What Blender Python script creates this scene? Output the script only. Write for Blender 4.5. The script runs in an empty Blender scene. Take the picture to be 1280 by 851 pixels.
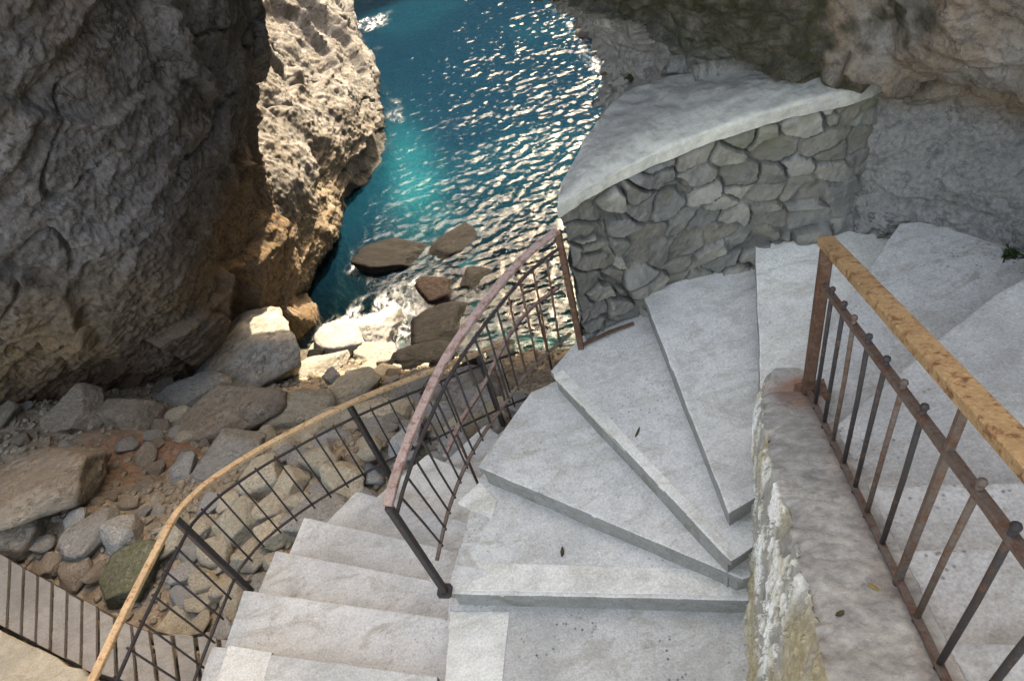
import bpy, bmesh, math, random
import numpy as np
from mathutils import Vector, Matrix

random.seed(7)
scene = bpy.context.scene
COL = scene.collection
R_ = math.radians

# ------------------------------------------------------------------ camera model (metres, eye at the origin)
F_PX, CX, CY = 900.0, 640.0, 425.5
RM = np.array([[0.95938, -0.28213, 0.0], [-0.19812, -0.67366, 0.71200], [-0.20087, -0.68307, -0.70217]])
_u, _s, _v = np.linalg.svd(RM); RM = _u @ _v

def ray(p): return RM @ np.array([p[0] - CX, p[1] - CY, F_PX])
def at(px, py, z):
    r = ray((px, py)); return r * (z / r[2])

cam_d = bpy.data.cameras.new('camera'); cam = bpy.data.objects.new('camera', cam_d); COL.objects.link(cam)
cam_d.sensor_width = 36; cam_d.lens = 36 * F_PX / 1280; cam_d.clip_start = 0.05; cam_d.clip_end = 3000
cam.matrix_world = Matrix([[RM[i, 0], -RM[i, 1], -RM[i, 2], 0] for i in range(3)] + [[0, 0, 0, 1]])
scene.camera = cam

# ------------------------------------------------------------------ numpy noise
def _h(ix, iy, iz, seed):
    a = (ix.astype(np.int64) * 374761393 + iy.astype(np.int64) * 668265263 + iz.astype(np.int64) * 2147483647 + seed * 1274126177) & 0xffffffff
    a = ((a ^ (a >> 13)) * 1274126177) & 0xffffffff
    a = ((a ^ (a >> 16)) * 2246822519) & 0xffffffff
    a = a ^ (a >> 15)
    return (a & 0xffffff) / float(0xffffff)

def vnoise(P, seed=0):
    P = np.asarray(P, float); f = np.floor(P); t = P - f; t = t * t * t * (t * (t * 6 - 15) + 10)
    i = f.astype(np.int64); x, y, z = i[..., 0], i[..., 1], i[..., 2]; tx, ty, tz = t[..., 0], t[..., 1], t[..., 2]
    def L(a, b, k): return a + (b - a) * k
    c = [[[_h(x + dx, y + dy, z + dz, seed) for dz in (0, 1)] for dy in (0, 1)] for dx in (0, 1)]
    return L(L(L(c[0][0][0], c[1][0][0], tx), L(c[0][1][0], c[1][1][0], tx), ty),
             L(L(c[0][0][1], c[1][0][1], tx), L(c[0][1][1], c[1][1][1], tx), ty), tz)

def fbm(P, oct=5, seed=0, lac=2.03, gain=0.5):
    P = np.asarray(P, float); s = 0; a = 1; n = 0
    for k in range(oct):
        s = s + a * (vnoise(P, seed + k * 17) * 2 - 1); n += a; a *= gain; P = P * lac + 11.3
    return s / n

def ridged(P, oct=5, seed=0, gain=0.55):
    P = np.asarray(P, float); s = 0; a = 1; n = 0
    for k in range(oct):
        s = s + a * (1 - np.abs(vnoise(P, seed + k * 13) * 2 - 1)); n += a; a *= gain; P = P * 2.07 + 5.7
    return s / n

def worley(P, seed=0, ex=2.0):
    """F1, F2 and the id value of the nearest cell"""
    P = np.asarray(P, float); f = np.floor(P).astype(np.int64)
    F1 = np.full(P.shape[:-1], 9.0); F2 = F1.copy(); ID = np.zeros_like(F1)
    for dx in (-1, 0, 1):
        for dy in (-1, 0, 1):
            for dz in (-1, 0, 1):
                c = f + np.array([dx, dy, dz])
                x, y, z = c[..., 0], c[..., 1], c[..., 2]
                q = c + np.stack([_h(x, y, z, seed), _h(x, y, z, seed + 1), _h(x, y, z, seed + 2)], -1)
                d = (np.abs(q - P) ** ex).sum(-1) ** (1 / ex); idv = _h(x, y, z, seed + 3)
                m = d < F1
                F2 = np.where(m, F1, np.minimum(F2, d)); ID = np.where(m, idv, ID); F1 = np.where(m, d, F1)
    return F1, F2, ID

def smooth(a, b, x):
    t = np.clip((x - a) / (b - a), 0, 1); return t * t * (3 - 2 * t)

# ------------------------------------------------------------------ object helpers
def tag(o, label=None, cat=None, group=None, kind=None):
    if label: o['label'] = label
    if cat: o['category'] = cat
    if group: o['group'] = group
    if kind: o['kind'] = kind
    return o

def thing(name, loc, label, cat, group=None):
    o = bpy.data.objects.new(name, None); COL.objects.link(o); o.location = Vector(loc); o.empty_display_size = 0.1
    return tag(o, label, cat, group)

def link(name, me, mat, parent=None, smooth_=True):
    o = bpy.data.objects.new(name, me); COL.objects.link(o)
    if mat: me.materials.append(mat)
    me.polygons.foreach_set('use_smooth', [smooth_] * len(me.polygons))
    if parent:
        base = np.array(parent.matrix_world.translation if parent.parent is None and False else wloc(parent))
        co = np.empty(len(me.vertices) * 3); me.vertices.foreach_get('co', co)
        me.vertices.foreach_set('co', (co.reshape(-1, 3) - base).ravel()); o.parent = parent
    return o

def wloc(o):
    l = np.array(o.location)
    return l if o.parent is None else l + wloc(o.parent)

def np_mesh(name, V, F, attrs=None):
    me = bpy.data.meshes.new(name); V = np.asarray(V, np.float32); F = np.asarray(F, np.int32)
    me.vertices.add(len(V)); me.vertices.foreach_set('co', V.ravel())
    k = F.shape[1]
    me.loops.add(F.size); me.loops.foreach_set('vertex_index', F.ravel())
    me.polygons.add(len(F)); me.polygons.foreach_set('loop_start', np.arange(0, F.size, k, dtype=np.int32))
    me.update(calc_edges=True); me.validate()
    for n, a in (attrs or {}).items():
        at_ = me.attributes.new(n, 'FLOAT', 'POINT'); at_.data.foreach_set('value', np.asarray(a, np.float32).ravel())
    return me

def grid_faces(nu, nv, flip=False):
    i = np.arange(nu - 1)[:, None] * nv + np.arange(nv - 1)[None, :]
    q = np.stack([i, i + nv, i + nv + 1, i + 1], -1).reshape(-1, 4)
    return q[:, ::-1] if flip else q

def grid_normals(P):
    a = np.gradient(P, axis=0); b = np.gradient(P, axis=1); n = np.cross(a, b)
    return n / (np.linalg.norm(n, axis=-1, keepdims=True) + 1e-9)

def cr(y, x):
    """Catmull-Rom resample of control rows y (n,...) at float indices x"""
    y = np.asarray(y, float); n = len(y); i = np.clip(np.floor(x).astype(int), 0, n - 2); t = x - i
    t = t.reshape(t.shape + (1,) * (y.ndim - 1))
    p0, p1, p2, p3 = y[np.clip(i - 1, 0, n - 1)], y[i], y[i + 1], y[np.clip(i + 2, 0, n - 1)]
    return 0.5 * (2 * p1 + (p2 - p0) * t + (2 * p0 - 5 * p1 + 4 * p2 - p3) * t * t + (3 * p1 - p0 - 3 * p2 + p3) * t ** 3)

def curve(pts, step):
    """smooth curve through pts, resampled at about step metres"""
    pts = np.asarray(pts, float); x = np.linspace(0, len(pts) - 1, 40 * len(pts)); c = cr(pts, x)
    s = np.r_[0, np.cumsum(np.linalg.norm(np.diff(c, axis=0), axis=1))]; n = max(2, int(round(s[-1] / step)) + 1)
    q = np.linspace(0, s[-1], n)
    return np.stack([np.interp(q, s, c[:, k]) for k in range(3)], 1)

def sweep(path, w, h, rnd=False, seg=8, jit=0.0, taper=None):
    """bar of section w x h (w across, h up) along a path -> V, F"""
    path = np.asarray(path, float); n = len(path); T = np.gradient(path, axis=0); T /= np.linalg.norm(T, axis=1, keepdims=True)
    up = np.array([0, 0, 1.0]); V = []
    for k in range(n):
        u = up if abs(T[k] @ up) < 0.97 else np.array([0.3, 0.95, 0.0])
        S = np.cross(T[k], u); S /= np.linalg.norm(S); U = np.cross(S, T[k])
        if rnd: prof = [(math.cos(a) * w / 2, math.sin(a) * h / 2) for a in np.linspace(0, 2 * math.pi, seg, endpoint=False)]
        else:
            b = min(w, h) * 0.14; x, y = w / 2, h / 2
            prof = [(x, -y + b), (x, y - b), (x - b, y), (-x + b, y), (-x, y - b), (-x, -y + b), (-x + b, -y), (x - b, -y)]
        for a, c in prof:
            j = (1 + jit * random.uniform(-1, 1))
            V.append(path[k] + S * a * j + U * c * j)
    m = len(prof); Fq = []
    for k in range(n - 1):
        for j in range(m):
            a, b = k * m + j, k * m + (j + 1) % m; Fq.append((a, b, b + m, a + m))
    V = np.array(V); base = len(V); V = np.vstack([V, path[:1], path[-1:]])
    for j in range(m):
        Fq.append((base, (j + 1) % m, j, base)); Fq.append((base + 1, (n - 1) * m + j, (n - 1) * m + (j + 1) % m, base + 1))
    return V, Fq

class MB:
    def __init__(s): s.V = []; s.F = []; s.n = 0
    def add(s, VF):
        V, F = VF
        s.V.append(np.asarray(V)); s.F += [tuple(dict.fromkeys(int(i) + s.n for i in f)) for f in F]; s.n += len(V); return s
    def build(s, name, mat, parent=None, smooth_=False):
        me = bpy.data.meshes.new(name); me.from_pydata(np.vstack(s.V).tolist(), [], s.F); me.update()
        return link(name, me, mat, parent, smooth_)

def bar(name, mat, parent, path, w, h, rnd=False, jit=0.03, smooth_=None):
    return MB().add(sweep(path, w, h, rnd, jit=jit)).build(name, mat, parent, rnd if smooth_ is None else smooth_)

def ball(c, r, seg=8):
    V = []; F = []; ring = 6
    for i in range(ring + 1):
        a = math.pi * i / ring
        for j in range(seg):
            b = 2 * math.pi * j / seg; V.append((c[0] + r * math.sin(a) * math.cos(b), c[1] + r * math.sin(a) * math.sin(b), c[2] + r * math.cos(a)))
    for i in range(ring):
        for j in range(seg):
            F.append((i * seg + j, (i + 1) * seg + j, (i + 1) * seg + (j + 1) % seg, i * seg + (j + 1) % seg))
    return np.array(V), F

# ------------------------------------------------------------------ material helpers
class NT:
    def __init__(s, name):
        s.m = bpy.data.materials.new(name); s.m.use_nodes = True; s.t = s.m.node_tree; s.N = s.t.nodes; s.L = s.t.links
        s.N.clear(); s.out = s.N.new('ShaderNodeOutputMaterial')
        tc = s.N.new('ShaderNodeTexCoord'); oi = s.N.new('ShaderNodeObjectInfo'); s.rand = oi.outputs['Random']
        mul = s.node('ShaderNodeMath', operation='MULTIPLY'); s.L.new(s.rand, mul.inputs[0]); mul.inputs[1].default_value = 37.0
        add = s.node('ShaderNodeVectorMath', operation='ADD'); s.L.new(tc.outputs['Object'], add.inputs[0]); s.L.new(mul.outputs[0], add.inputs[1])
        s.co = add.outputs[0]
    def node(s, t, **k):
        n = s.N.new(t)
        for a, b in k.items(): setattr(n, a, b)
        return n
    def put(s, sock, v):
        if hasattr(v, 'node'): s.L.new(v, sock)
        else: sock.default_value = (v if not (isinstance(v, tuple) and len(v) == 3 and sock.type == 'RGBA') else (*v, 1))
    def scaled(s, v, off=(0, 0, 0)):
        m = s.node('ShaderNodeMapping'); s.L.new(s.co, m.inputs[0]); m.inputs['Scale'].default_value = v; m.inputs['Location'].default_value = off; return m.outputs[0]
    def noise(s, scale, detail=6, rough=0.6, co=None, dist=0.0):
        n = s.node('ShaderNodeTexNoise'); s.L.new(co or s.co, n.inputs['Vector']); n.inputs['Scale'].default_value = scale
        n.inputs['Detail'].default_value = detail; n.inputs['Roughness'].default_value = rough; n.inputs['Distortion'].default_value = dist; return n.outputs['Fac']
    def vor(s, scale, feat='F1', co=None, out='Distance'):
        n = s.node('ShaderNodeTexVoronoi', feature=feat); s.L.new(co or s.co, n.inputs['Vector']); n.inputs['Scale'].default_value = scale; return n.outputs[out]
    def ramp(s, v, pts, ease='LINEAR'):
        r = s.node('ShaderNodeValToRGB'); s.put(r.inputs[0], v); e = r.color_ramp.elements; r.color_ramp.interpolation = ease
        while len(e) < len(pts): e.new(0.5)
        for q, (p, c) in zip(e, pts):
            q.position = p; q.color = (c, c, c, 1) if not isinstance(c, tuple) else (*c, 1)
        return r.outputs[0]
    def mix(s, f, a, b, mode='MIX'):
        m = s.node('ShaderNodeMix', data_type='RGBA', blend_type=mode); s.put(m.inputs[0], f); s.put(m.inputs[6], a); s.put(m.inputs[7], b); return m.outputs[2]
    def math(s, op, a, b=0.0, clamp=False):
        m = s.node('ShaderNodeMath', operation=op, use_clamp=clamp); s.put(m.inputs[0], a); s.put(m.inputs[1], b); return m.outputs[0]
    def attr(s, n):
        a = s.node('ShaderNodeAttribute', attribute_name=n); return a.outputs['Fac']
    def bump(s, h, strength, dist, prev=None):
        b = s.node('ShaderNodeBump'); s.put(b.inputs['Height'], h); b.inputs['Strength'].default_value = strength; b.inputs['Distance'].default_value = dist
        if prev: s.L.new(prev, b.inputs['Normal'])
        return b.outputs[0]
    def bsdf(s, col, rough=0.9, normal=None, spec=0.3, metal=0.0):
        b = s.node('ShaderNodeBsdfPrincipled'); s.put(b.inputs['Base Color'], col); s.put(b.inputs['Roughness'], rough)
        b.inputs['Specular IOR Level'].default_value = spec; b.inputs['Metallic'].default_value = metal
        if normal: s.L.new(normal, b.inputs['Normal'])
        s.L.new(b.outputs[0], s.out.inputs[0]); return s.m

def mul(c, k): return tuple(x * k for x in c)

def m_concrete(name, base=(0.44, 0.435, 0.42), dark=0.62, speck=0.5):
    t = NT(name)
    big = t.noise(1.7, 5, 0.6); mid = t.noise(7, 8, 0.7); fine = t.noise(90, 4, 0.7); strk = t.noise(5, 6, 0.65, t.scaled((1, 6, 1)), 0.6)
    c = t.ramp(big, [(0.25, mul(base, dark * .8 + .15)), (0.5, base), (0.75, mul(base, 1.08))])
    c = t.mix(t.ramp(mid, [(0.36, 0.5), (0.54, 0.0)]), c, mul(base, 0.66))
    c = t.mix(t.ramp(strk, [(0.52, 0.0), (0.72, 0.5)]), c, (base[0] * 1.08, base[1] * 1.08, base[2] * 1.1))
    sp = t.ramp(t.vor(30), [(0.1, 1.0), (0.26, 0.0)]); pit = t.math('MULTIPLY', sp, t.ramp(t.noise(2.6, 3), [(0.5, 0.0), (0.66, speck)]))
    c = t.mix(pit, c, (0.05, 0.05, 0.05))
    gr2 = t.noise(34, 5, 0.75)
    c = t.mix(t.math('MULTIPLY', t.ramp(gr2, [(0.36, 0.45), (0.48, 0.0)]), t.ramp(t.noise(1.9, 4, 0.6, t.scaled((1, 1, 1), (4, 2, 9))), [(0.4, 0.15), (0.62, 1.0)])), c, mul(base, 0.5))
    stain = t.math('MULTIPLY', t.ramp(t.noise(3.3, 6, 0.7, t.scaled((1, 2.2, 1), (7, 3, 1)), 1.2), [(0.5, 0.0), (0.64, 0.7)]), t.ramp(big, [(0.35, 0.3), (0.6, 1.0)]))
    c = t.mix(stain, c, (base[0] * 0.62, base[1] * 0.58, base[2] * 0.5))
    c = t.mix(0.3, c, t.ramp(t.noise(55, 3, 0.8), [(0.32, 0.62), (0.6, 1.06)]), 'MULTIPLY')
    c = t.mix(0.6, c, t.ramp(fine, [(0.3, 0.5), (0.65, 1.08)]), 'MULTIPLY')
    n = t.bump(fine, 0.35, 0.004); n = t.bump(mid, 0.3, 0.012, n); n = t.bump(pit, -0.4, 0.004, n)
    return t.bsdf(c, 0.88, n, 0.25)

def m_rock(name, cols, scale=1.0, bstr=0.7, warm=None, attrs=(), stretch=(1, 1, 1), rough=0.9, var=0.0, spec=0.25):
    """cols: dark, mid, light. attrs: (attribute, colour, amount) patches that belong to the stone itself"""
    t = NT(name); co = t.scaled(stretch)
    big = t.noise(0.55 * scale, 6, 0.62, co, 0.4); mid = t.noise(2.6 * scale, 9, 0.68, co, 0.3); fine = t.noise(14 * scale, 8, 0.72, co); gr = t.noise(70 * scale, 3, 0.6)
    c = t.ramp(mid, [(0.3, cols[0]), (0.5, cols[1]), (0.72, cols[2])])
    c = t.mix(t.ramp(big, [(0.36, 0.7), (0.62, 0.0)]), c, t.ramp(fine, [(0.35, cols[0]), (0.65, cols[1])]))
    if warm: c = t.mix(t.ramp(t.noise(1.1 * scale, 6, 0.65, t.scaled(stretch, (9, 4, 2)), 0.8), [(0.5, 0.0), (0.7, 0.75)]), c, t.ramp(fine, [(0.3, mul(warm, 0.45)), (0.7, warm)]))
    for a, col, amt in attrs:
        f = t.math('MULTIPLY', t.attr(a), amt); f = t.math('MULTIPLY', f, t.ramp(t.noise(3.2 * scale, 7, 0.7, t.scaled((1, 1, 1), (3, 8, 1))), [(0.25, 0.45), (0.6, 1.0)]), True)
        c = t.mix(f, c, t.ramp(fine, [(0.3, mul(col, 0.5)), (0.52, col), (0.75, mul(col, 1.3))]))
    rid = t.math('ABSOLUTE', t.math('SUBTRACT', t.noise(1.7 * scale, 8, 0.62, t.scaled(stretch, (5, 1, 7)), 0.5), 0.5))
    cm = t.math('MULTIPLY', t.ramp(rid, [(0.0, 0.85), (0.03, 0.0)]), t.ramp(big, [(0.4, 0.2), (0.6, 1.0)]))
    c = t.mix(cm, c, mul(cols[0], 0.5))
    c = t.mix(0.45, c, t.ramp(gr, [(0.3, 0.5), (0.7, 1.0)]), 'MULTIPLY')
    if var: c = t.mix(1.0, c, t.ramp(t.rand, [(0, 1 - var), (1, 1.0)]), 'MULTIPLY')
    n = t.bump(gr, 0.25, 0.006); n = t.bump(fine, bstr, 0.035 / scale, n); n = t.bump(mid, bstr, 0.12 / scale, n); n = t.bump(cm, -0.6, 0.05 / scale, n)
    return t.bsdf(c, rough, n, spec)

def m_iron(name, paint, rust=(0.16, 0.06, 0.025), amt=0.5, pale=None):
    t = NT(name); a = t.noise(26, 8, 0.75); b = t.noise(70, 6, 0.75); d = t.noise(4, 5)
    c = t.ramp(b, [(0.3, mul(paint, 0.6)), (0.6, paint), (0.8, pale or mul(paint, 1.3))])
    c = t.mix(t.ramp(a, [(0.64 - amt * 0.3, 0.0), (0.69 - amt * 0.28, 1.0)]), c, t.ramp(b, [(0.3, mul(rust, 0.4)), (0.55, rust), (0.75, (rust[0] * 1.9, rust[1] * 1.7, rust[2] * 1.3))]))
    c = t.mix(t.ramp(d, [(0.5, 0.0), (0.7, 0.35)]), c, mul(rust, 0.5))
    n = t.bump(b, 0.5, 0.004); n = t.bump(a, 0.4, 0.006, n)
    return t.bsdf(c, 0.72, n, 0.35)

M = {}
M['tread'] = m_concrete('tread concrete', (0.545, 0.53, 0.49))
M['tread_dark'] = m_concrete('landing concrete', (0.465, 0.45, 0.415), 0.6, 0.9)
M['tread_upper'] = m_concrete('upper flight concrete', (0.44, 0.427, 0.395), 0.6, 0.8)
M['riser'] = m_concrete('dirt and shade riser concrete', (0.23, 0.225, 0.215), 0.6, 0.6)  # dark tone is part dirt, part shade of upright faces put into colour
M['pale'] = m_concrete('pale cement', (0.64, 0.615, 0.55), 0.75, 0.3)
M['gold_iron'] = m_iron('ochre painted iron', (0.35, 0.225, 0.11), (0.18, 0.08, 0.035), 0.4, (0.56, 0.44, 0.3))
M['tan_iron'] = m_iron('tan painted iron', (0.50, 0.34, 0.19), (0.3, 0.15, 0.06), 0.35, (0.66, 0.52, 0.38))
M['pink_iron'] = m_iron('faded red iron', (0.34, 0.235, 0.2), (0.22, 0.12, 0.085), 0.42, (0.5, 0.4, 0.34))
M['rust_iron'] = m_iron('rusty iron', (0.13, 0.075, 0.052), (0.10, 0.045, 0.025), 0.6, (0.24, 0.15, 0.105))
M['dark_iron'] = m_iron('dark iron', (0.035, 0.03, 0.03), (0.1, 0.05, 0.03), 0.3, (0.08, 0.07, 0.07))
M['mid_iron'] = m_iron('brown iron', (0.12, 0.088, 0.07), (0.11, 0.055, 0.035), 0.45, (0.22, 0.17, 0.14))

# ------------------------------------------------------------------ world, sun
SUN_AZ, SUN_EL = 28.0, 42.0
w = bpy.data.worlds.new('World'); scene.world = w; w.use_nodes = True
nt = w.node_tree; sky = nt.nodes.new('ShaderNodeTexSky'); sky.sky_type = 'NISHITA'; sky.sun_disc = False
sky.sun_elevation = R_(SUN_EL); sky.sun_rotation = R_(SUN_AZ); sky.air_density = 0.9; sky.dust_density = 3.8; sky.ozone_density = 0.0
bg = nt.nodes['Background']; nt.links.new(sky.outputs[0], bg.inputs[0]); bg.inputs[1].default_value = 0.15
ld = bpy.data.lights.new('sun', 'SUN'); ld.energy = 2.0; ld.angle = R_(0.5); ld.color = (1.0, 0.99, 0.975)
lo = bpy.data.objects.new('sun', ld); COL.objects.link(lo)
sv = Vector((math.sin(R_(SUN_AZ)) * math.cos(R_(SUN_EL)), math.cos(R_(SUN_AZ)) * math.cos(R_(SUN_EL)), math.sin(R_(SUN_EL))))
lo.rotation_euler = sv.to_track_quat('Z', 'Y').to_euler()
vs = scene.view_settings; vs.view_transform = 'Standard'; vs.look = 'None'; vs.gamma = 1; vs.use_curve_mapping = False; vs.exposure = 3.22
vs.use_white_balance = True; vs.white_balance_temperature = 9200
scene.cycles.max_bounces = 8; scene.cycles.diffuse_bounces = 4; scene.cycles.transparent_max_bounces = 8; scene.cycles.volume_bounces = 0
scene.cycles.use_denoising = True

# ------------------------------------------------------------------ terrain
WATER_Z = -10.0
EDGE = np.array([(-3.2, -6), (-2.6, 0.2), (-2.3, 1.5), (-2.12, 2.45), (-1.88, 3.15), (-1.5, 3.42), (-0.95, 3.72), (-0.42, 4.0), (0.3, 4.35), (1.2, 4.6), (2.5, 5.0), (6, 6)], float)

def edge_dist(x, y):
    """distance outside (+) or inside (-) the outer edge of the stairs"""
    best = np.full(x.shape, 1e9); sgn = np.ones(x.shape)
    for a, b in zip(EDGE[:-1], EDGE[1:]):
        d = b - a; L2 = d @ d; t = np.clip(((x - a[0]) * d[0] + (y - a[1]) * d[1]) / L2, 0, 1)
        dx, dy = x - (a[0] + t * d[0]), y - (a[1] + t * d[1]); q = np.hypot(dx, dy)
        s = np.where(d[0] * dy - d[1] * dx > 0, 1.0, -1.0); m = q < best
        best = np.where(m, q, best); sgn = np.where(m, s, sgn)
    return best * sgn

def terrain_z(x, y, noise=True):
    x = np.asarray(x, float); y = np.asarray(y, float)
    k = np.clip((y - 5.3) / 5, 0, 1.3)
    z = -6.5 - 0.66 * (y - 5.3) - 0.26 * (x + 2.8) * k
    z = np.where(y < 5.3, -6.5 - 0.12 * (y - 5.3) - 0.0 * x, z)
    z = z + 0.18 * np.clip(-x - 5, 0, 4)
    # the bay floor levels out
    floor = -12.6 - 0.05 * (y - 14)
    h = 1.2; z = np.maximum(z, floor) + h * 0.25 * np.exp(-np.abs(z - floor) / h)
    if noise:
        P = np.stack([x, y, np.zeros_like(x)], -1)
        z = z + 0.28 * fbm(P * 0.9, 5, 3) + 0.12 * (ridged(P * 2.3, 4, 5) - 0.5)
    z = np.minimum(z, np.where((y < 6.2 + 0.25 * (-x - 5)) & (x < -1.0), -6.62, 99))
    d = edge_dist(x, y)
    if noise: d = d + 0.12 * fbm(np.stack([x, y, z * 0], -1) * 1.8, 3, 8)
    mound = np.where(y > 2.6, -5.2 - 0.5 * np.clip(x + 1.2, 0, 3), -5.0)
    return mound + (z - mound) * smooth(0.02, 0.85, d)

def axis(segs):
    o = []
    for a, b, s in segs: o += list(np.arange(a, b, s))
    return np.array(o + [segs[-1][1]])
gx = axis([(-60, -16, 2.2), (-16, -9, 0.25), (-9, 4, 0.055), (4, 10, 0.25), (10, 60, 2.5)]); gy = axis([(-25, -2, 1.2), (-2, 1.5, 0.25), (1.5, 13, 0.055), (13, 30, 0.22), (30, 160, 4)])
X, Y = np.meshgrid(gx, gy, indexing='ij'); Z = terrain_z(X, Y)
P3 = np.stack([X, Y, Z], -1)
red = smooth(1.0, 0.3, np.hypot((X + 5.4) / 1.9, (Y - 7.5) / 1.2)) + smooth(1.0, 0.4, np.hypot((X + 3.0) / 0.45, (Y - 4.2) / 0.4))
sand = smooth(1.2, 0.4, np.hypot((X + 1.0) / 0.9, (Y - 17.0) / 3.0) + 0.4 * fbm(P3 * 0.8, 4, 2))
weed = smooth(0.1, 0.4, fbm(P3 * 0.5, 4, 12)) * (Z < -9.7)
wet = smooth(-9.0, -9.7, Z)
M['ground'] = m_rock('rubble earth', ((0.12, 0.09, 0.063), (0.31, 0.25, 0.185), (0.45, 0.39, 0.3)), 2.2, 0.8, (0.26, 0.16, 0.08),
                     (('red', (0.25, 0.13, 0.08), 0.9), ('wet', (0.028, 0.03, 0.027), 1.0), ('weed', (0.03, 0.035, 0.03), 0.9), ('sand', (0.62, 0.6, 0.5), 1.0)))
ter = link('terrain', np_mesh('terrain', P3.reshape(-1, 3), grid_faces(len(gx), len(gy)), dict(red=red, sand=sand, weed=weed, wet=wet)), M['ground'])
tag(ter, 'stony gully floor of brown earth sloping down to the sea', None, None, 'structure')

# ------------------------------------------------------------------ cliffs
def cliff(name, ctrl, zs, nu, nv, disp, attrs, mat, label, uw=None, vw=None, flip=False):
    """ctrl[row][col] = plan points, zs[row]; rows run upward, columns along the foot"""
    C = np.array([[(*p, z) for p in row] for row, z in zip(ctrl, zs)], float)
    ui = uw(nu) if uw else np.linspace(0, C.shape[1] - 1, nu); vi = vw(nv) if vw else np.linspace(0, C.shape[0] - 1, nv)
    A = cr(C, vi); P = cr(A.transpose(1, 0, 2), ui)
    n = grid_normals(P)
    if flip: n = -n
    P = disp(P, n)
    n2 = grid_normals(P) * (-1 if flip else 1)
    o = link(name, np_mesh(name, P.reshape(-1, 3), grid_faces(nu, nv, flip), attrs(P, n2)), mat)
    return tag(o, label, None, None, 'structure')

def remap(cuts):
    """index spacing: list of (i0, i1, weight) -> function n -> float indices"""
    def f(n):
        wsum = sum(c[2] for c in cuts); out = []
        for a, b, k in cuts: out.append(np.linspace(a, b, max(2, int(n * k / wsum)), endpoint=False))
        q = np.concatenate(out); q = np.r_[q, cuts[-1][1]]
        return np.interp(np.linspace(0, 1, n), np.linspace(0, 1, len(q)), q)
    return f

# the dark overhanging cliff on the left
zs = [-13, -9.5, -8, -6.5, -5, -3, -1, 2.5, 9]
def _r(k): return [(-24, 0), (-16 + 0.2 * k, 5.2 - .1 * k), (-11.6 + 0.25 * k, 8.3 - 0.2 * k)]
L_ctrl = [
    _r(0) + [(-8.6, 10.0), (-5.9, 10.4), (-5.3, 11.9), (-4.4, 12.7), (-5.6, 14.3), (-9, 17), (-20, 22)],
    _r(0) + [(-8.55, 9.95), (-5.8, 10.3), (-5.15, 11.85), (-4.3, 12.75), (-5.5, 14.4), (-9, 17), (-20, 22)],
    _r(1) + [(-8.3, 9.6), (-5.5, 9.85), (-4.75, 11.5), (-4.0, 13.0), (-5.3, 14.7), (-9, 17.3), (-20, 22)],
    _r(2) + [(-8.05, 9.2), (-5.2, 9.4), (-4.35, 11.2), (-3.6, 13.35), (-5.0, 14.9), (-9, 17.5), (-20, 22)],
    _r(3) + [(-7.7, 8.8), (-4.9, 9.05), (-3.8, 10.9), (-3.1, 13.65), (-4.7, 15.2), (-9, 17.8), (-20, 22)],
    _r(4) + [(-7.2, 8.4), (-4.6, 8.9), (-3.35, 10.9), (-2.35, 13.9), (-4.2, 15.5), (-9, 18), (-20, 22)],
    _r(5) + [(-6.9, 8.2), (-4.35, 8.85), (-3.0, 10.9), (-1.75, 14.1), (-3.8, 15.8), (-9, 18.2), (-20, 22)],
    _r(5) + [(-7.2, 8.6), (-4.6, 9.2), (-3.1, 11.2), (-1.8, 14.2), (-3.9, 16), (-9, 18.5), (-20, 23)],
    _r(5) + [(-9.0, 10.5), (-7.0, 11.5), (-5.5, 13), (-5, 15), (-7, 17), (-12, 19.5), (-22, 25)]]
def L_disp(P, n):
    Q = P * np.array([0.75, 0.75, 0.9]) + 0.3 * fbm(P * 0.8, 3, 1)[..., None]
    F1, F2, ID = worley(Q * 0.7, 4, 3.0); d = 0.55 * (ID - 0.5) * smooth(0.0, 0.09, F2 - F1)
    S = np.stack([P[..., 0] * 0.5 + P[..., 1] * 0.3, P[..., 1] * 0.4 - P[..., 0] * 0.2, P[..., 2] * 1.5 - P[..., 0] * 0.75 + P[..., 1] * 0.3], -1)
    d = d + 0.36 * fbm(P * 0.5, 4, 9) + 0.26 * (ridged(S * 0.8, 7, 21, gain=0.62) - 0.55) + 0.06 * fbm(P * 5, 5, 31, gain=.62) + 0.03 * fbm(P * 17, 3, 33)
    d = d - 0.16 * smooth(0.022, 0.0, np.abs(fbm(S * 0.5, 3, 35))) * smooth(-0.1, 0.15, fbm(P * 0.6, 3, 36))
    return P + n * d[..., None]
def L_attr(P, n):
    x, y, z = P[..., 0], P[..., 1], P[..., 2]
    low = smooth(-4.2, -6.9, z + 0.15 * (x + 6) + 0.9 * fbm(P * 0.5, 4, 44))
    pale = smooth(0.45, 0.75, ridged(P * np.array([.8, .8, .5]), 4, 52)) * (1 - low)
    return dict(ochre=low * (0.62 + 0.38 * smooth(-0.15, 0.3, fbm(P * 0.9, 4, 60))), earth=smooth(-6.7, -7.6, z) * smooth(-5.5, -7, x), pale=pale)
M['cliff_dark'] = m_rock('weathered dark limestone', ((0.026, 0.023, 0.02), (0.1, 0.088, 0.079), (0.24, 0.218, 0.2)), 1.3, 0.75, (0.15, 0.105, 0.07),
                         (('pale', (0.17, 0.16, 0.165), 0.55), ('ochre', (0.165, 0.105, 0.055), 1.0), ('earth', (0.12, 0.065, 0.04), 0.8)))
cliff('cliff', L_ctrl, zs, 620, 420, L_disp, L_attr, M['cliff_dark'], 'dark overhanging limestone cliff with ochre foot above the gully',
      remap([(0, 2, .06), (2, 6.6, .86), (6.6, 9, .08)]), remap([(0, 1, .05), (1, 6, .85), (6, 8, .1)]))

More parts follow.
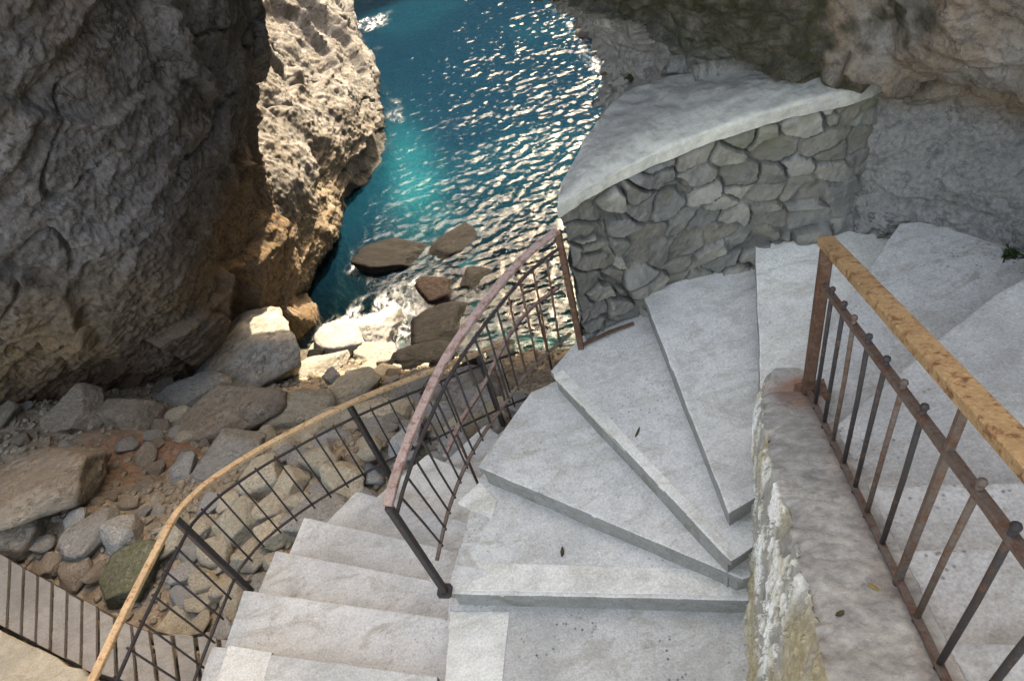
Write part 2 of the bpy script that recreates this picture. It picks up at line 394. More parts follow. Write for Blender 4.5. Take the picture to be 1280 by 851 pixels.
# the paler headland that runs out into the sea behind it
foot = [(-7.0, 11.2), (-5.6, 11.8), (-4.3, 12.9), (-3.55, 14.6), (-2.75, 16.8), (-2.15, 19.0), (-2.0, 21.5), (-2.15, 24.8), (-3.0, 31.5), (-7, 42), (-22, 60)]
rows = [(-0.5, -13.5), (0.25, -10.3), (0.05, -9.5), (0.2, -8.5), (0.85, -7.3), (1.7, -6.3), (3.0, -5.4), (6, -4.2), (14, -2.5)]
H_ctrl = [[(fx - ins * 0.94, fy + ins * 0.28) for fx, fy in foot] for ins, z in rows]
def H_disp(P, n):
    S = np.stack([P[..., 0] * 0.5 + P[..., 2] * 0.3, P[..., 1] * 0.3 + P[..., 2] * 0.2, P[..., 2] * 1.1 - P[..., 1] * 0.5 + P[..., 0] * 0.9], -1)
    F1, F2, ID = worley(S * 0.7 + 0.25 * fbm(P * 0.7, 3, 71)[..., None], 14, 3.0)
    d = 0.9 * (ID - 0.5) * smooth(0.0, 0.1, F2 - F1) + 0.55 * fbm(P * 0.42, 4, 75) + 0.5 * (ridged(S * 1.0, 7, 77, gain=0.62) - 0.55) + 0.09 * fbm(P * 4, 5, 79, gain=.62) + 0.04 * fbm(P * 13, 3, 81)
    d = d - 0.15 * smooth(0.025, 0.0, np.abs(fbm(S * 0.6, 3, 85)))
    return P + n * d[..., None] * smooth(-13, -10, P[..., 2])[..., None]
def H_attr(P, n):
    z = P[..., 2]
    return dict(ochre=smooth(-7.6, -9.0, z + 0.5 * fbm(P * 0.8, 3, 3)) * smooth(20, 15, P[..., 1]), wet=smooth(-9.4, -9.8, z + 0.2 * fbm(P * 2, 3, 5)),
                dark=smooth(0.62, 0.82, ridged(P * np.array([1.3, .5, .9]), 4, 93)))
M['cliff_pale'] = m_rock('pale limestone', ((0.055, 0.053, 0.05), (0.18, 0.176, 0.17), (0.345, 0.34, 0.33)), 1.2, 1.0, (0.19, 0.165, 0.13),
                         (('dark', (0.09, 0.08, 0.07), 0.5), ('ochre', (0.18, 0.125, 0.065), 0.7), ('wet', (0.035, 0.035, 0.03), 0.95)))
cliff('headland', H_ctrl, [r[1] for r in rows], 460, 300, H_disp, H_attr, M['cliff_pale'], 'pale sunlit limestone headland at the left of the inlet',
      remap([(0, 2, .06), (2, 8, .86), (8, 10, .08)]), remap([(0, 1, .05), (1, 6, .83), (6, 8, .12)]))

# the cliff on the right: grey face by the stairs, overhang above it and a slope along the far shore
zs = [-13, -10, -6.5, -4, -3.2, -2.55, -2.1, -1.75, -1.25, 0.5, 3.2, 5.5, 14]
lowc = [(7, -6), (4.6, -2), (3.5, 0.5), (2.85, 1.75), (2.42, 2.55), (2.05, 3.02), (1.72, 3.5), (1.5, 4.15)]
def R_row(dx, sea):
    return [(x + d, y) for (x, y), d in zip(lowc, dx)] + sea
R_ctrl = [
    R_row([0] * 8, [(1.9, 6.8), (2.8, 11), (4.6, 17), (5.0, 22), (5.6, 29), (9, 42), (30, 60)]),
    R_row([0] * 8, [(2.0, 6.8), (3.2, 11), (4.75, 17), (5.2, 22), (5.7, 29), (9, 42), (30, 60)]),
    R_row([0] * 8, [(2.0, 6.5), (4.2, 11), (7.3, 17), (7.8, 22), (8.5, 29), (12, 42), (32, 60)]),
    R_row([0] * 8, [(1.80, 6.4), (4.6, 11), (9.0, 17), (9.8, 22), (10.5, 29), (14, 42), (34, 60)]),
    R_row([0] * 8, [(1.62, 6.4), (4.7, 11), (9.5, 17), (10.4, 22), (11, 29), (15, 42), (34, 60)]),
    R_row([0, 0, 0, 0, 0, 0, -.05, -.1], [(1.40, 6.4), (4.6, 11), (10, 17), (11, 22), (11.5, 29), (16, 42), (34, 60)]),
    R_row([0, 0, .05, .1, .1, .08, -.05, -.15], [(1.18, 6.4), (4.4, 10.8), (10.4, 17), (11.4, 22), (12, 29), (16, 42), (34, 60)]),
    R_row([0, -.12, -.3, -.36, -.34, -.16, -.15, -.25], [(0.9, 6.4), (4.2, 10.6), (10.6, 17), (11.6, 22), (12, 29), (16, 42), (34, 60)]),
    R_row([0, -.1, -.1, -.15, -.35, -.35, -.5, -.9], [(-0.4, 6.5), (3.0, 10.4), (10.8, 17), (11.8, 22), (12, 29), (16, 42), (34, 60)]),  # unseen arm in this and the next rows, added to shade the stairs
    R_row([0, 0, .2, .3, .1, -.3, -.9, -1.9], [(-1.1, 6.8), (1.6, 10.2), (11, 17), (12, 22), (12.5, 29), (17, 42), (34, 60)]),
    R_row([0, .2, .6, .8, .8, .4, -.3, -1.5], [(-0.9, 7.0), (1.8, 10), (11.5, 17), (12.5, 22), (13, 29), (18, 42), (34, 60)]),
    R_row([0, .5, 1.5, 2, 2, 1.6, 1.4, 1.2], [(2.0, 7.5), (4.5, 10.5), (12.5, 17), (14, 22), (15, 29), (20, 42), (34, 60)]),
    R_row([3, 4, 5, 6, 6, 6, 6, 6], [(7.0, 9), (9, 12), (16, 18), (18, 23), (20, 30), (26, 42), (40, 60)])]
def R_disp(P, n):
    x, y, z = P[..., 0], P[..., 1], P[..., 2]
    near = smooth(9, 5, y)
    k = 0.42 + 0.58 * (1 - near)
    F1, F2, ID = worley(P * np.array([1.5, 1.5, 1.8]) / (0.45 + 0.9 * (1 - near))[..., None] * 0.55 + 0.4 * fbm(P, 3, 101)[..., None], 24)
    d = 0.5 * (ID - 0.5) * smooth(0.0, 0.2, F2 - F1) + 0.5 * fbm(P * 0.8, 4, 105) + 0.38 * (ridged(P * np.array([1.2, 1.2, 1.9]) * 1.1, 6, 107) - 0.55)
    upper = smooth(-2.25, -1.9, z + 0.12 * fbm(P * 1.5, 3, 111)); flat = near * (1 - upper) * smooth(4.3, 3.3, y)
    d = d - 0.22 * near * smooth(0.035, 0.0, np.abs(fbm(P * np.array([.9, .9, 1.3]), 4, 133)))
    F1, F2, ID = worley(P * np.array([3, 3, 4.2]) + 0.4 * fbm(P * 2, 2, 135)[..., None], 137); d = d + 0.10 * near * (ID - .5) * smooth(0, .1, F2 - F1)
    d = d * k * (1 - 0.82 * flat)
    d = d + 0.035 * fbm(P * np.array([7, 7, 9]), 5, 115) + 0.02 * near * ridged(P * np.array([9, 9, 16]), 4, 117) + 0.02 * near * (1 - upper) * smooth(0.1, 0.6, fbm(P * 14, 3, 119))
    return P + n * d[..., None]
def R_attr(P, n):
    x, y, z = P[..., 0], P[..., 1], P[..., 2]
    near = smooth(6.0, 4.6, y); upper = smooth(-2.2, -1.95, z + 0.1 * fbm(P * 2, 3, 121)) * near
    moss = near * smooth(-2.15, -1.9, z) * smooth(0.0, 0.2, fbm(P * 1.7, 5, 123, gain=.65) + 0.55 * smooth(2.7, 3.4, y) * smooth(5.2, 4.6, y) - 0.05)
    return dict(brown=upper * smooth(3.9, 3.1, y) * (0.35 + 0.65 * smooth(-0.25, 0.05, fbm(P * 1.3, 4, 127))), moss=np.maximum(moss, 0.8 * smooth(0.25, 0.4, fbm(P * 0.9, 4, 129)) * near * upper),
                pink=upper * smooth(2.7, 2.2, y) * smooth(-0.05, 0.2, fbm(P * 2.2, 4, 131)), wet=smooth(-9.5, -9.85, z), plain=near * (1 - upper) * smooth(4.2, 3.4, y))
M['cliff_right'] = m_rock('grey limestone', ((0.08, 0.077, 0.072), (0.25, 0.243, 0.232), (0.44, 0.427, 0.395)), 2.6, 0.9, None,
                          (('plain', (0.25, 0.24, 0.222), 0.8), ('brown', (0.21, 0.145, 0.095), 0.9), ('pink', (0.34, 0.25, 0.215), 0.8), ('moss', (0.03, 0.03, 0.014), 1.0), ('wet', (0.05, 0.05, 0.045), 0.8)))
cliff('cliff', R_ctrl, zs, 560, 420, R_disp, R_attr, M['cliff_right'], 'grey and brown rock face beside the stairs with a mossy overhang',
      remap([(0, 2, .06), (2, 8, .6), (8, 12, .28), (12, 14, .06)]), remap([(0, 2, .12), (2, 3, .1), (3, 8.3, .66), (8.3, 12, .12)]), flip=False)

# unseen rock arch between the two cliffs, added to block sun from the gully
zs = [-3.5, -3.6, -3.4, -2.2, 0.5, 3.4, 5.4, 6.0]
yo = [(14.6, 14.6), (13.9, 15.2), (13.4, 15.8), (12.8, 16.4), (12.6, 16.8), (12.9, 16.8), (13.6, 16.2), (14.6, 14.6)]
xs_ = [-12, -6, -3.5, -1.0, 1.5, 4.0, 6.5, 12]; rise = [1.2, 0.8, 0.6, 0.4, 0.3, 0.2, -0.4, -2.5]
ring = [(0, k) for k in range(8)] + [(1, k) for k in range(6, -1, -1)]
A_ctrl = np.array([[(x, yo[k][sd] + 0.3 * math.sin(x), zs[k] + (rs if k < 4 else 0)) for x, rs in zip(xs_, rise)] for sd, k in ring])
Pm = cr(cr(A_ctrl, np.linspace(0, 14, 150)).transpose(1, 0, 2), np.linspace(0, 7, 200)); nrm_ = grid_normals(Pm)
if nrm_[100, 40] @ np.array([0, -1, 0]) < 0: nrm_ = -nrm_
Pm = Pm + nrm_ * (0.5 * fbm(Pm * 0.6, 4, 501) + 0.3 * (ridged(Pm * 1.0, 5, 503) - .55))[..., None]
tag(link('sun_block_arch', np_mesh('sun_block_arch', Pm.reshape(-1, 3), grid_faces(*Pm.shape[:2])), m_rock('sun block limestone', ((0.06, 0.055, 0.05), (0.17, 0.165, 0.155), (0.3, 0.29, 0.28)), 0.9, 0.7)), 'added unseen limestone arch that keeps sun off the gully', None, None, 'structure')

# unseen cliff range, added to keep bright sky out of the water's reflection
fx = np.linspace(-150, 150, 240); fv = np.linspace(0, 1, 60)
Xf, Vf = np.meshgrid(fx, fv, indexing='ij'); top_ = 36 + 4 * fbm(np.stack([Xf * .05, Xf * 0, Xf * 0], -1), 4, 601)
Pf = np.stack([Xf, 62 + 0.006 * (Xf - 10) ** 2 * -0.5 + 14 * Vf, -14 + (top_ + 14) * Vf], -1)
nf = grid_normals(Pf); nf = -nf if nf[100, 20, 1] > 0 else nf
Pf = Pf + nf * (2.2 * fbm(Pf * 0.12, 5, 603) + 1.5 * ridged(Pf * 0.15, 5, 605))[..., None]
tag(link('sky_block_cliffs', np_mesh('sky_block_cliffs', Pf.reshape(-1, 3), grid_faces(240, 60)), m_rock('far rock', ((0.04, 0.045, 0.035), (0.1, 0.11, 0.08), (0.2, 0.195, 0.17)), 0.15, 0.6)), 'added unseen cliff range that darkens the reflection in the sea', None, None, 'structure')

# ------------------------------------------------------------------ sea
wx = axis([(-60, -6, 2.0), (-6, 7, 0.042), (7, 60, 2.0)]); wy = axis([(6, 9, 0.5), (9, 25, 0.045), (25, 36, 0.075), (36, 60, 0.8), (60, 160, 5)])
X, Y = np.meshgrid(wx, wy, indexing='ij'); P = np.stack([X, Y, X * 0], -1)
amp = smooth(8.5, 11, Y) * 0.4 + 0.65 + 0.25 * smooth(20, 28, Y)
amp = amp * (0.62 + 0.72 * smooth(-1.2, 1.8, X - 0.06 * (Y - 16)))
h = 0.026 * fbm(P * np.array([0.5, 0.8, 1]), 3, 201) + 0.023 * (ridged(P * np.array([2.6, 3.3, 1]) + 0.3 * fbm(P, 3, 5)[..., None], 3, 205) - 0.5) + 0.018 * fbm(P * np.array([5.6, 6.8, 1]), 2, 207)
Zw = WATER_Z + amp * h
fo = fbm(P * 1.3, 6, 211, gain=0.65)
foam = 1.3 * np.exp(-(((X + 1.9) / 0.9) ** 2 + ((Y - 30.5) / 3.2) ** 2)) + 1.0 * np.exp(-(((X + 2.55) / 0.55) ** 2 + ((Y - 12.0) / 0.45) ** 2)) + 0.7 * np.exp(-(((X + 3.3) / 0.5) ** 2 + ((Y - 12.2) / 0.6) ** 2)) \
    + 0.6 * np.exp(-(((X + 1.5) / 0.4) ** 2 + ((Y - 21) / 4.0) ** 2)) + 0.8 * np.exp(-((X - 4.85) / 0.45) ** 2) * smooth(15, 18, Y) * smooth(34, 26, Y)
for fpx in [(455, 432), (500, 405), (405, 428), (560, 392), (470, 385), (600, 372), (525, 350), (455, 330), (520, 430)]:
    q_ = at(*fpx, WATER_Z); foam = foam + 0.85 * np.exp(-(((X - q_[0]) / 0.55) ** 2 + ((Y - q_[1]) / 0.5) ** 2))
foam = smooth(0.2, 0.95, foam * (0.55 + 0.9 * fo) * smooth(-0.3, 0.25, fo))
nx, ny = len(wx), len(wy); V = np.stack([X, Y, Zw], -1).reshape(-1, 3)
Fc = grid_faces(nx, ny).tolist()
per = [i * ny for i in range(nx)] + [(nx - 1) * ny + j for j in range(1, ny)] + [i * ny + ny - 1 for i in range(nx - 2, -1, -1)] + [j for j in range(ny - 2, 0, -1)]
low = V[per].copy(); low[:, 2] = -30; b = len(V); V = np.vstack([V, low]); k = len(per)
side = [(per[i], b + i, b + (i + 1) % k, per[(i + 1) % k]) for i in range(k)]
# bottom closed by a fan to a centre vertex
V = np.vstack([V, [[0, 80, -30]]]); side += [(b + i, len(V) - 1, len(V) - 1, b + (i + 1) % k) for i in range(k)]
Fall = [tuple(f) for f in Fc] + [tuple(dict.fromkeys(f)) for f in side]
me = bpy.data.meshes.new('sea'); me.from_pydata(V.tolist(), [], Fall); me.update()
a = me.attributes.new('foam', 'FLOAT', 'POINT'); a.data.foreach_set('value', np.r_[foam.ravel(), np.zeros(len(V) - nx * ny)].astype(np.float32))
deep = smooth(11.5, 17.5, Y + 0.8 * fbm(P * 0.4, 3, 221)); milky = np.clip(np.exp(-(((X + 1.35) / 0.65) ** 2 + ((Y - 17.0) / 3.0) ** 2)) * (1.0 + 0.8 * fbm(P * 0.8, 4, 223)) + 0.12 * smooth(0.0, 0.4, fbm(P * 0.25, 3, 225)), 0, 1)
for nm, ar in (('deep', deep), ('milky', milky)):
    a = me.attributes.new(nm, 'FLOAT', 'POINT'); a.data.foreach_set('value', np.r_[ar.ravel(), np.zeros(len(V) - nx * ny)].astype(np.float32))
t = NT('sea water')
wn = t.noise(7.5, 3, 0.55, t.scaled((1, 1.5, 1)), 0.6); wf = t.noise(26, 3, 0.6)
n = t.bump(wf, 0.15, 0.008); n = t.bump(wn, 0.35, 0.02, n)
fr = t.node('ShaderNodeFresnel'); fr.inputs['IOR'].default_value = 1.33; t.L.new(n, fr.inputs['Normal'])
gl = t.node('ShaderNodeBsdfGlossy'); gl.inputs['Roughness'].default_value = 0.022; gl.inputs['Color'].default_value = (0.92, 0.97, 1.0, 1); t.L.new(n, gl.inputs['Normal'])
tr = t.node('ShaderNodeBsdfTransparent'); tr.inputs[0].default_value = (0.93, 0.97, 0.98, 1)
tu = t.node('ShaderNodeBsdfDiffuse'); t.L.new(t.mix(t.attr('milky'), (0.002, 0.020, 0.040), (0.003, 0.085, 0.115)), tu.inputs[0])
mt_ = t.node('ShaderNodeMixShader'); t.L.new(t.ramp(t.attr('deep'), [(0.0, 0.05), (1.0, 0.62)]), mt_.inputs[0]); t.L.new(tr.outputs[0], mt_.inputs[1]); t.L.new(tu.outputs[0], mt_.inputs[2])
mx = t.node('ShaderNodeMixShader'); t.L.new(fr.outputs[0], mx.inputs[0]); t.L.new(mt_.outputs[0], mx.inputs[1]); t.L.new(gl.outputs[0], mx.inputs[2])
df = t.node('ShaderNodeBsdfDiffuse'); df.inputs[0].default_value = (0.82, 0.84, 0.85, 1); t.L.new(n, df.inputs['Normal'])
ff = t.math('MULTIPLY', t.attr('foam'), t.ramp(t.noise(4.5, 9, 0.8, t.scaled((1, .5, 1)), 0.8), [(0.46, 0.0), (0.64, 0.9)]), True)
m2 = t.node('ShaderNodeMixShader'); t.L.new(ff, m2.inputs[0]); t.L.new(mx.outputs[0], m2.inputs[1]); t.L.new(df.outputs[0], m2.inputs[2]); t.L.new(m2.outputs[0], t.out.inputs['Surface'])
va = t.node('ShaderNodeVolumeAbsorption'); va.inputs['Color'].default_value = (0.0, 0.72, 0.80, 1); va.inputs['Density'].default_value = 0.7; t.L.new(va.outputs[0], t.out.inputs['Volume'])
M['sea'] = t.m
sea = link('sea', me, M['sea']); tag(sea, 'turquoise sea in the inlet glittering in the sun', None, None, 'structure')

# ------------------------------------------------------------------ concrete steps
def slab_bm(poly, ztop, zbot, bev=0.011, cut=0.07, jit=0.0024, seed=0):
    bm = bmesh.new(); vs_ = [bm.verts.new((x, y, ztop)) for x, y in poly]; f = bm.faces.new(vs_)
    if f.normal.z < 0: f.normal_flip()
    f.normal_update()
    if f.normal.z < 0: bmesh.ops.reverse_faces(bm, faces=[f])
    r = bmesh.ops.extrude_face_region(bm, geom=[f]); dn = [g for g in r['geom'] if isinstance(g, bmesh.types.BMVert)]
    for v in dn: v.co.z = zbot
    bmesh.ops.recalc_face_normals(bm, faces=bm.faces)
    bmesh.ops.bevel(bm, geom=list(bm.edges), offset=bev, segments=2, profile=0.6, affect='EDGES')
    xs = [v.co.x for v in bm.verts]; ys = [v.co.y for v in bm.verts]
    if cut:
        for ax, (lo_, hi_) in enumerate(((min(xs), max(xs)), (min(ys), max(ys)))):
            q = lo_ + cut
            while q < hi_:
                no = [0, 0, 0]; no[ax] = 1; pc = [0, 0, 0]; pc[ax] = q
                bmesh.ops.bisect_plane(bm, geom=list(bm.verts) + list(bm.edges) + list(bm.faces), plane_co=pc, plane_no=no); q += cut
    co = np.array([v.co for v in bm.verts]); d = np.stack([fbm(co * 5, 3, seed + k * 7) + 0.7 * fbm(co * 19, 2, seed + k * 5 + 3) for k in range(3)], -1) * jit * 2; d[:, 2] *= 0.6
    for v, dd in zip(bm.verts, d): v.co += Vector(dd)
    return bm

def inset(poly, d):
    c = np.mean(poly, 0); out = []
    for p in poly:
        v = np.array(p) - c; out.append(tuple(c + v * max(0.2, 1 - d / np.linalg.norm(v) * 1.4)))
    return out

def step(name, poly, z, zbot, mat, parent, seed, label=None):
    bm = slab_bm(poly, z, z - 0.055, seed=seed); b2 = slab_bm(inset(poly, 0.022), z - 0.03, zbot, bev=0.004, cut=0.25, jit=0.003, seed=seed + 50)
    bm.normal_update()
    for f in bm.faces: f.material_index = 1 if f.normal.z < 0.35 else 0  # upright slab edges take the same dirt-and-shade colour
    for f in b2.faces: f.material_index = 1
    me2 = bpy.data.meshes.new('tmp'); b2.to_mesh(me2); bm.from_mesh(me2); bpy.data.meshes.remove(me2); b2.free()
    me = bpy.data.meshes.new(name); bm.to_mesh(me); bm.free()
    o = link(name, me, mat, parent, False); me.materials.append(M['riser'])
    if label: o['label'] = label
    return o

def strip(name, poly, z, mat, parent, th=0.006, seed=0):
    bm = slab_bm(poly, z + th * 0.45, z - 0.03, bev=0.003, cut=0.1, jit=0.0015, seed=seed)
    me = bpy.data.meshes.new(name); bm.to_mesh(me); bm.free(); return link(name, me, mat, parent, False)

def pp(pxs, z): return [tuple(at(x, y, z)[:2]) for x, y in pxs]

wind = thing('winder_stairs', (0.6, 2.2, -5.6), 'fan of pale concrete winder steps turning round the end of the low wall', 'stairs')
ZE, ZD, ZC, ZB, ZA, ZF = -3.725, -3.56, -3.395, -3.23, -3.065, -2.90
step('landing', [(-0.75, 1.93), (-0.83, 1.52), (-1.02, 0.5), (-1.2, -0.4), (0.3, -0.4), (0.55, 0.7), (0.78, 1.4), (0.78, 1.5), (0.3, 1.7), (-0.6, 2.0)], ZE, -5.8, M['tread_dark'], wind, 1, 'grey pitted landing at the foot of the winders')
step('step', [(-0.72, 1.90), (0.72, 1.425), (0.95, 1.38), (0.3, 2.1), (-0.30, 2.66), (-0.42, 2.56)], ZD, -5.8, M['tread'], wind, 2)
step('step', [(-0.40, 2.52), (0.73, 1.455), (1.0, 1.45), (0.32, 3.0), (0.02, 2.96)], ZC, -5.8, M['tread'], wind, 3)
step('step', [(0.17, 2.93), (0.68, 1.475), (1.05, 1.6), (1.0, 3.2), (0.42, 3.14)], ZB, -5.8, M['tread'], wind, 4)
step('step', [(0.85, 3.2), (0.73, 1.62), (1.1, 1.72), (1.2, 2.15), (1.64, 3.2)], ZA, -5.8, M['tread'], wind, 5)
step('step', [(1.54, 3.13), (1.12, 2.16), (1.0, 1.8), (1.3, 1.8), (2.3, 2.8), (2.25, 3.0)], ZF, -5.8, M['pale'], wind, 6)
strip('edge_strip', pp([(563, 764), (637, 764), (626, 872), (556, 872)], ZE), ZE, M['pale'], wind, seed=3)
strip('edge_strip', pp([(572, 628), (600, 602), (622, 626), (614, 648)], ZD), ZD, M['pale'], wind, seed=4)
strip('nosing', pp([(692, 469), (704, 462), (912, 680), (908, 693)], ZB), ZB, M['pale'], wind, 0.004, 5)
strip('nosing', pp([(566, 737), (916, 744), (912, 712), (585, 702)], ZD), ZD, M['pale'], wind, 0.004, 6)

lowr = thing('lower_stairs', (-1.6, 2.6, -5.9), 'lower flight of worn pale concrete steps curving down towards the sea', 'stairs')
S = [(-3.725, [(-2.13, 2.09), (-0.86, 1.56), (-1.06, 0.5), (-1.25, -0.5), (-3.0, -0.5), (-2.45, 0.9)]),
     (-3.89, [(-2.05, 2.49), (-0.74, 1.90), (-0.80, 1.45), (-2.2, 1.95)]),
     (-4.055, [(-1.93, 2.82), (-0.62, 2.13), (-0.72, 1.80), (-2.1, 2.4)]),
     (-4.22, [(-1.80, 3.14), (-0.5, 2.38), (-0.60, 2.05), (-1.98, 2.7)]),
     (-4.385, [(-1.46, 3.36), (-0.36, 2.62), (-0.5, 2.3), (-1.86, 3.03)]),
     (-4.55, [(-0.91, 3.64), (-0.10, 2.86), (-0.4, 2.5), (-1.56, 3.26)]),
     (-4.715, [(-0.42, 3.90), (0.16, 3.0), (-0.15, 2.75), (-1.0, 3.52)]),
     (-4.88, [(0.10, 4.12), (0.42, 3.2), (0.1, 2.95), (-0.5, 3.82)]),
     (-5.045, [(0.70, 4.3), (0.75, 3.3), (0.35, 3.1), (0.0, 4.04)])]
for i, (z, poly) in enumerate(S):
    step('landing' if i == 0 else 'step', poly, z, -6.1, M['tread_dark'] if i == 0 else (M['tread'] if i < 3 else M['pale'] if i == 5 else M['tread']), lowr, 20 + i)
strip('edge_strip', pp([(286, 806), (340, 815), (322, 880), (262, 880)], -3.725), -3.725, M['pale'], lowr, seed=9)
strip('edge_strip', [(-1.25, 2.06), (-0.82, 1.87), (-0.83, 1.7), (-1.3, 1.9)], -3.89, M['pale'], lowr, seed=10) if False else None

upr = thing('upper_stairs', (1.8, 1.6, -4.2), 'upper flight of grey concrete steps between the low wall and the cliff', 'stairs')
U = [(-2.735, [(2.20, 2.80), (1.66, 2.36), (1.18, 1.95), (1.1, 1.3), (2.6, 1.7), (3.2, 1.9), (2.75, 2.6)]),
     (-2.57, [(3.0, 2.25), (2.13, 2.01), (1.79, 1.87), (1.1, 1.57), (0.9, 1.0), (2.6, 0.9), (3.2, 1.3)]),
     (-2.405, [(3.4, 0.6), (1.54, 1.08), (1.31, 1.15), (0.95, 1.27), (0.8, 0.7), (2.6, 0.2), (3.4, 0.0)]),
     (-2.24, [(3.5, 0.15), (0.9, 0.93), (0.7, 0.3), (3.6, -0.5)]),
     (-2.075, [(3.7, -0.28), (0.8, 0.60), (0.6, 0.0), (3.9, -0.9)]),
     (-1.91, [(3.9, -0.7), (0.7, 0.26), (0.5, -0.3), (4.2, -1.3)]),
     (-1.745, [(4.2, -1.1), (0.6, -0.08), (0.3, -1.0), (4.4, -2.0)])]
for i, (z, poly) in enumerate(U):
    step('step', poly, z, -4.4, M['tread_upper'], upr, 40 + i)

# ------------------------------------------------------------------ low wall that carries the right railing
D2 = np.array([-0.2939, -0.9558]); NEW = np.array([1.2065, 1.881]); N2 = np.array([0.9558, -0.2939])
def wall_z(t): return -2.70 + 0.4624 * t
lw = thing('low_wall', (0.95, 1.4, -4.0), 'low sloping wall with flaking white plaster side and grey top between the flights', 'wall')
NVL = 190
nt_, ts = 640, np.linspace(-0.16, 2.6, 640)
prof = []
for t_ in ts:
    q = NEW + D2 * t_; z = wall_z(max(t_, -0.02))
    tl = NEW + D2 * t_ + N2 * np.interp(t_, [-0.03, 0.48, 1.43], [-0.216, -0.244, -0.268])    # top left edge
    bl = np.array([0.99, 1.98]) + np.array([-0.42, -0.907]) * t_ * 1.0 - N2 * 0.02 * 0   # foot of the left face
    if t_ < 0.06:                                                                  # rounded end
        e = math.sqrt(max(0, 1 - ((0.06 - t_) / 0.23) ** 2)); mid = (tl + q) / 2; tl = mid + (tl - mid) * e; q = mid + (q - mid) * e; bl = bl + (mid - bl) * (1 - e)
    tr_ = q + np.array([0.055, -0.018]); zb = -4.1
    pr = [(*(bl + (tl - bl) * s), zb + (z - 0.006 - zb) * s) for s in np.linspace(0, 1, NVL)]
    pr += [(*(tl + (tr_ - tl) * (0.012 + 0.976 * s)), z + 0.006 * math.sin(math.pi * s)) for s in np.linspace(0, 1, 30)]
    pr += [(*tr_, z - 0.006 - (z + 4.1 - 0.006) * s) for s in np.linspace(0, 1, 20)]
    prof.append(pr)
P = np.array(prof); n = grid_normals(P); vi = np.arange(P.shape[1])
if n[250, NVL + 15, 2] < 0: n = -n
left = smooth(NVL + 1, NVL - 1, vi)[None, :]
ST = P * np.array([17.0, 17.0, 3.0])
cr_ = ridged(ST, 5, 301); flake = smooth(0.0, 0.035, fbm(P * np.array([10, 10, 3.0]), 6, 303, gain=.68) + 0.03); fl2 = smooth(0.0, 0.03, fbm(P * np.array([22, 22, 6.0]), 5, 304, gain=.68) + 0.05)
d = left * (0.016 * (cr_ - 0.6) + 0.009 * flake * fl2 + 0.010 * fbm(P * 2.5, 3, 305) + 0.006 * fbm(P * 30, 4, 306, gain=.65)) + (1 - left) * (0.008 * fbm(P * 6, 4, 307)) + 0.006 * fbm(P * 22, 3, 309)
edge = smooth(NVL - 16, NVL - 1, vi)[None, :] * smooth(NVL + 7, NVL, vi)[None, :]
d = d - edge * 0.022 * smooth(-0.1, 0.3, fbm(P * 5, 4, 311))
P = P + n * d[..., None]
if_flip = grid_normals(P)[250, NVL + 15, 2] < 0
plaster = left * np.clip(flake * fl2 * smooth(0.40, 0.5, cr_) * smooth(-0.75, -0.2, -0.5 + fbm(P * 1.7, 3, 319)) , 0, 1)
rust = smooth(0.19, 0.04, np.hypot(P[..., 0] - 1.16, P[..., 1] - 1.91) + 0.12 * fbm(P * 7, 4, 313)) + 0.3 * smooth(0.06, 0.015, np.abs((P[..., 0] - NEW[0]) * D2[1] - (P[..., 1] - NEW[1]) * D2[0]) + 0.06 * fbm(P * 6, 4, 315))
ochre = left * smooth(0.0, 0.4, fbm(P * np.array([4, 4, 1.5]), 3, 317) + 0.25 * smooth(-2.9, -3.6, P[..., 2]))
t = NT('old rendered wall')
a_, b_, c_ = t.noise(5.0, 10, 0.76), t.noise(22, 8, 0.78), t.noise(70, 4, 0.85)
c = t.ramp(a_, [(0.34, (0.2, 0.193, 0.182)), (0.5, (0.35, 0.333, 0.295)), (0.68, (0.52, 0.495, 0.435))])
c = t.mix(t.ramp(b_, [(0.4, 0.55), (0.52, 0.0)]), c, (0.19, 0.18, 0.165))
c = t.mix(t.math('MULTIPLY', t.attr('ochre'), 0.8), c, t.ramp(b_, [(0.3, (0.22, 0.15, 0.06)), (0.7, (0.5, 0.44, 0.28))]))
c = t.mix(t.math('MULTIPLY', t.attr('plaster'), t.ramp(b_, [(0.32, 0.2), (0.5, 1.0)]), True), c, t.ramp(t.noise(5, 5), [(0.35, (0.55, 0.50, 0.38)), (0.55, (0.74, 0.73, 0.69)), (0.7, (0.82, 0.81, 0.79))]))
c = t.mix(t.math('MULTIPLY', t.attr('rust'), t.ramp(b_, [(0.3, 0.4), (0.6, 1.0)]), True), c, t.ramp(b_, [(0.3, (0.12, 0.06, 0.045)), (0.7, (0.32, 0.17, 0.11))]))
c = t.mix(0.35, c, t.ramp(c_, [(0.3, 0.5), (0.7, 1.0)]), 'MULTIPLY')
nn = t.bump(c_, 0.35, 0.005); nn = t.bump(b_, 0.5, 0.018, nn); t.bsdf(c, 0.9, nn, 0.2); M['oldwall'] = t.m
link('wall_body', np_mesh('wall_body', P.reshape(-1, 3), grid_faces(P.shape[0], P.shape[1], if_flip), dict(plaster=plaster, rust=rust, ochre=ochre)), M['oldwall'], lw).data.set_sharp_from_angle(angle=R_(42))

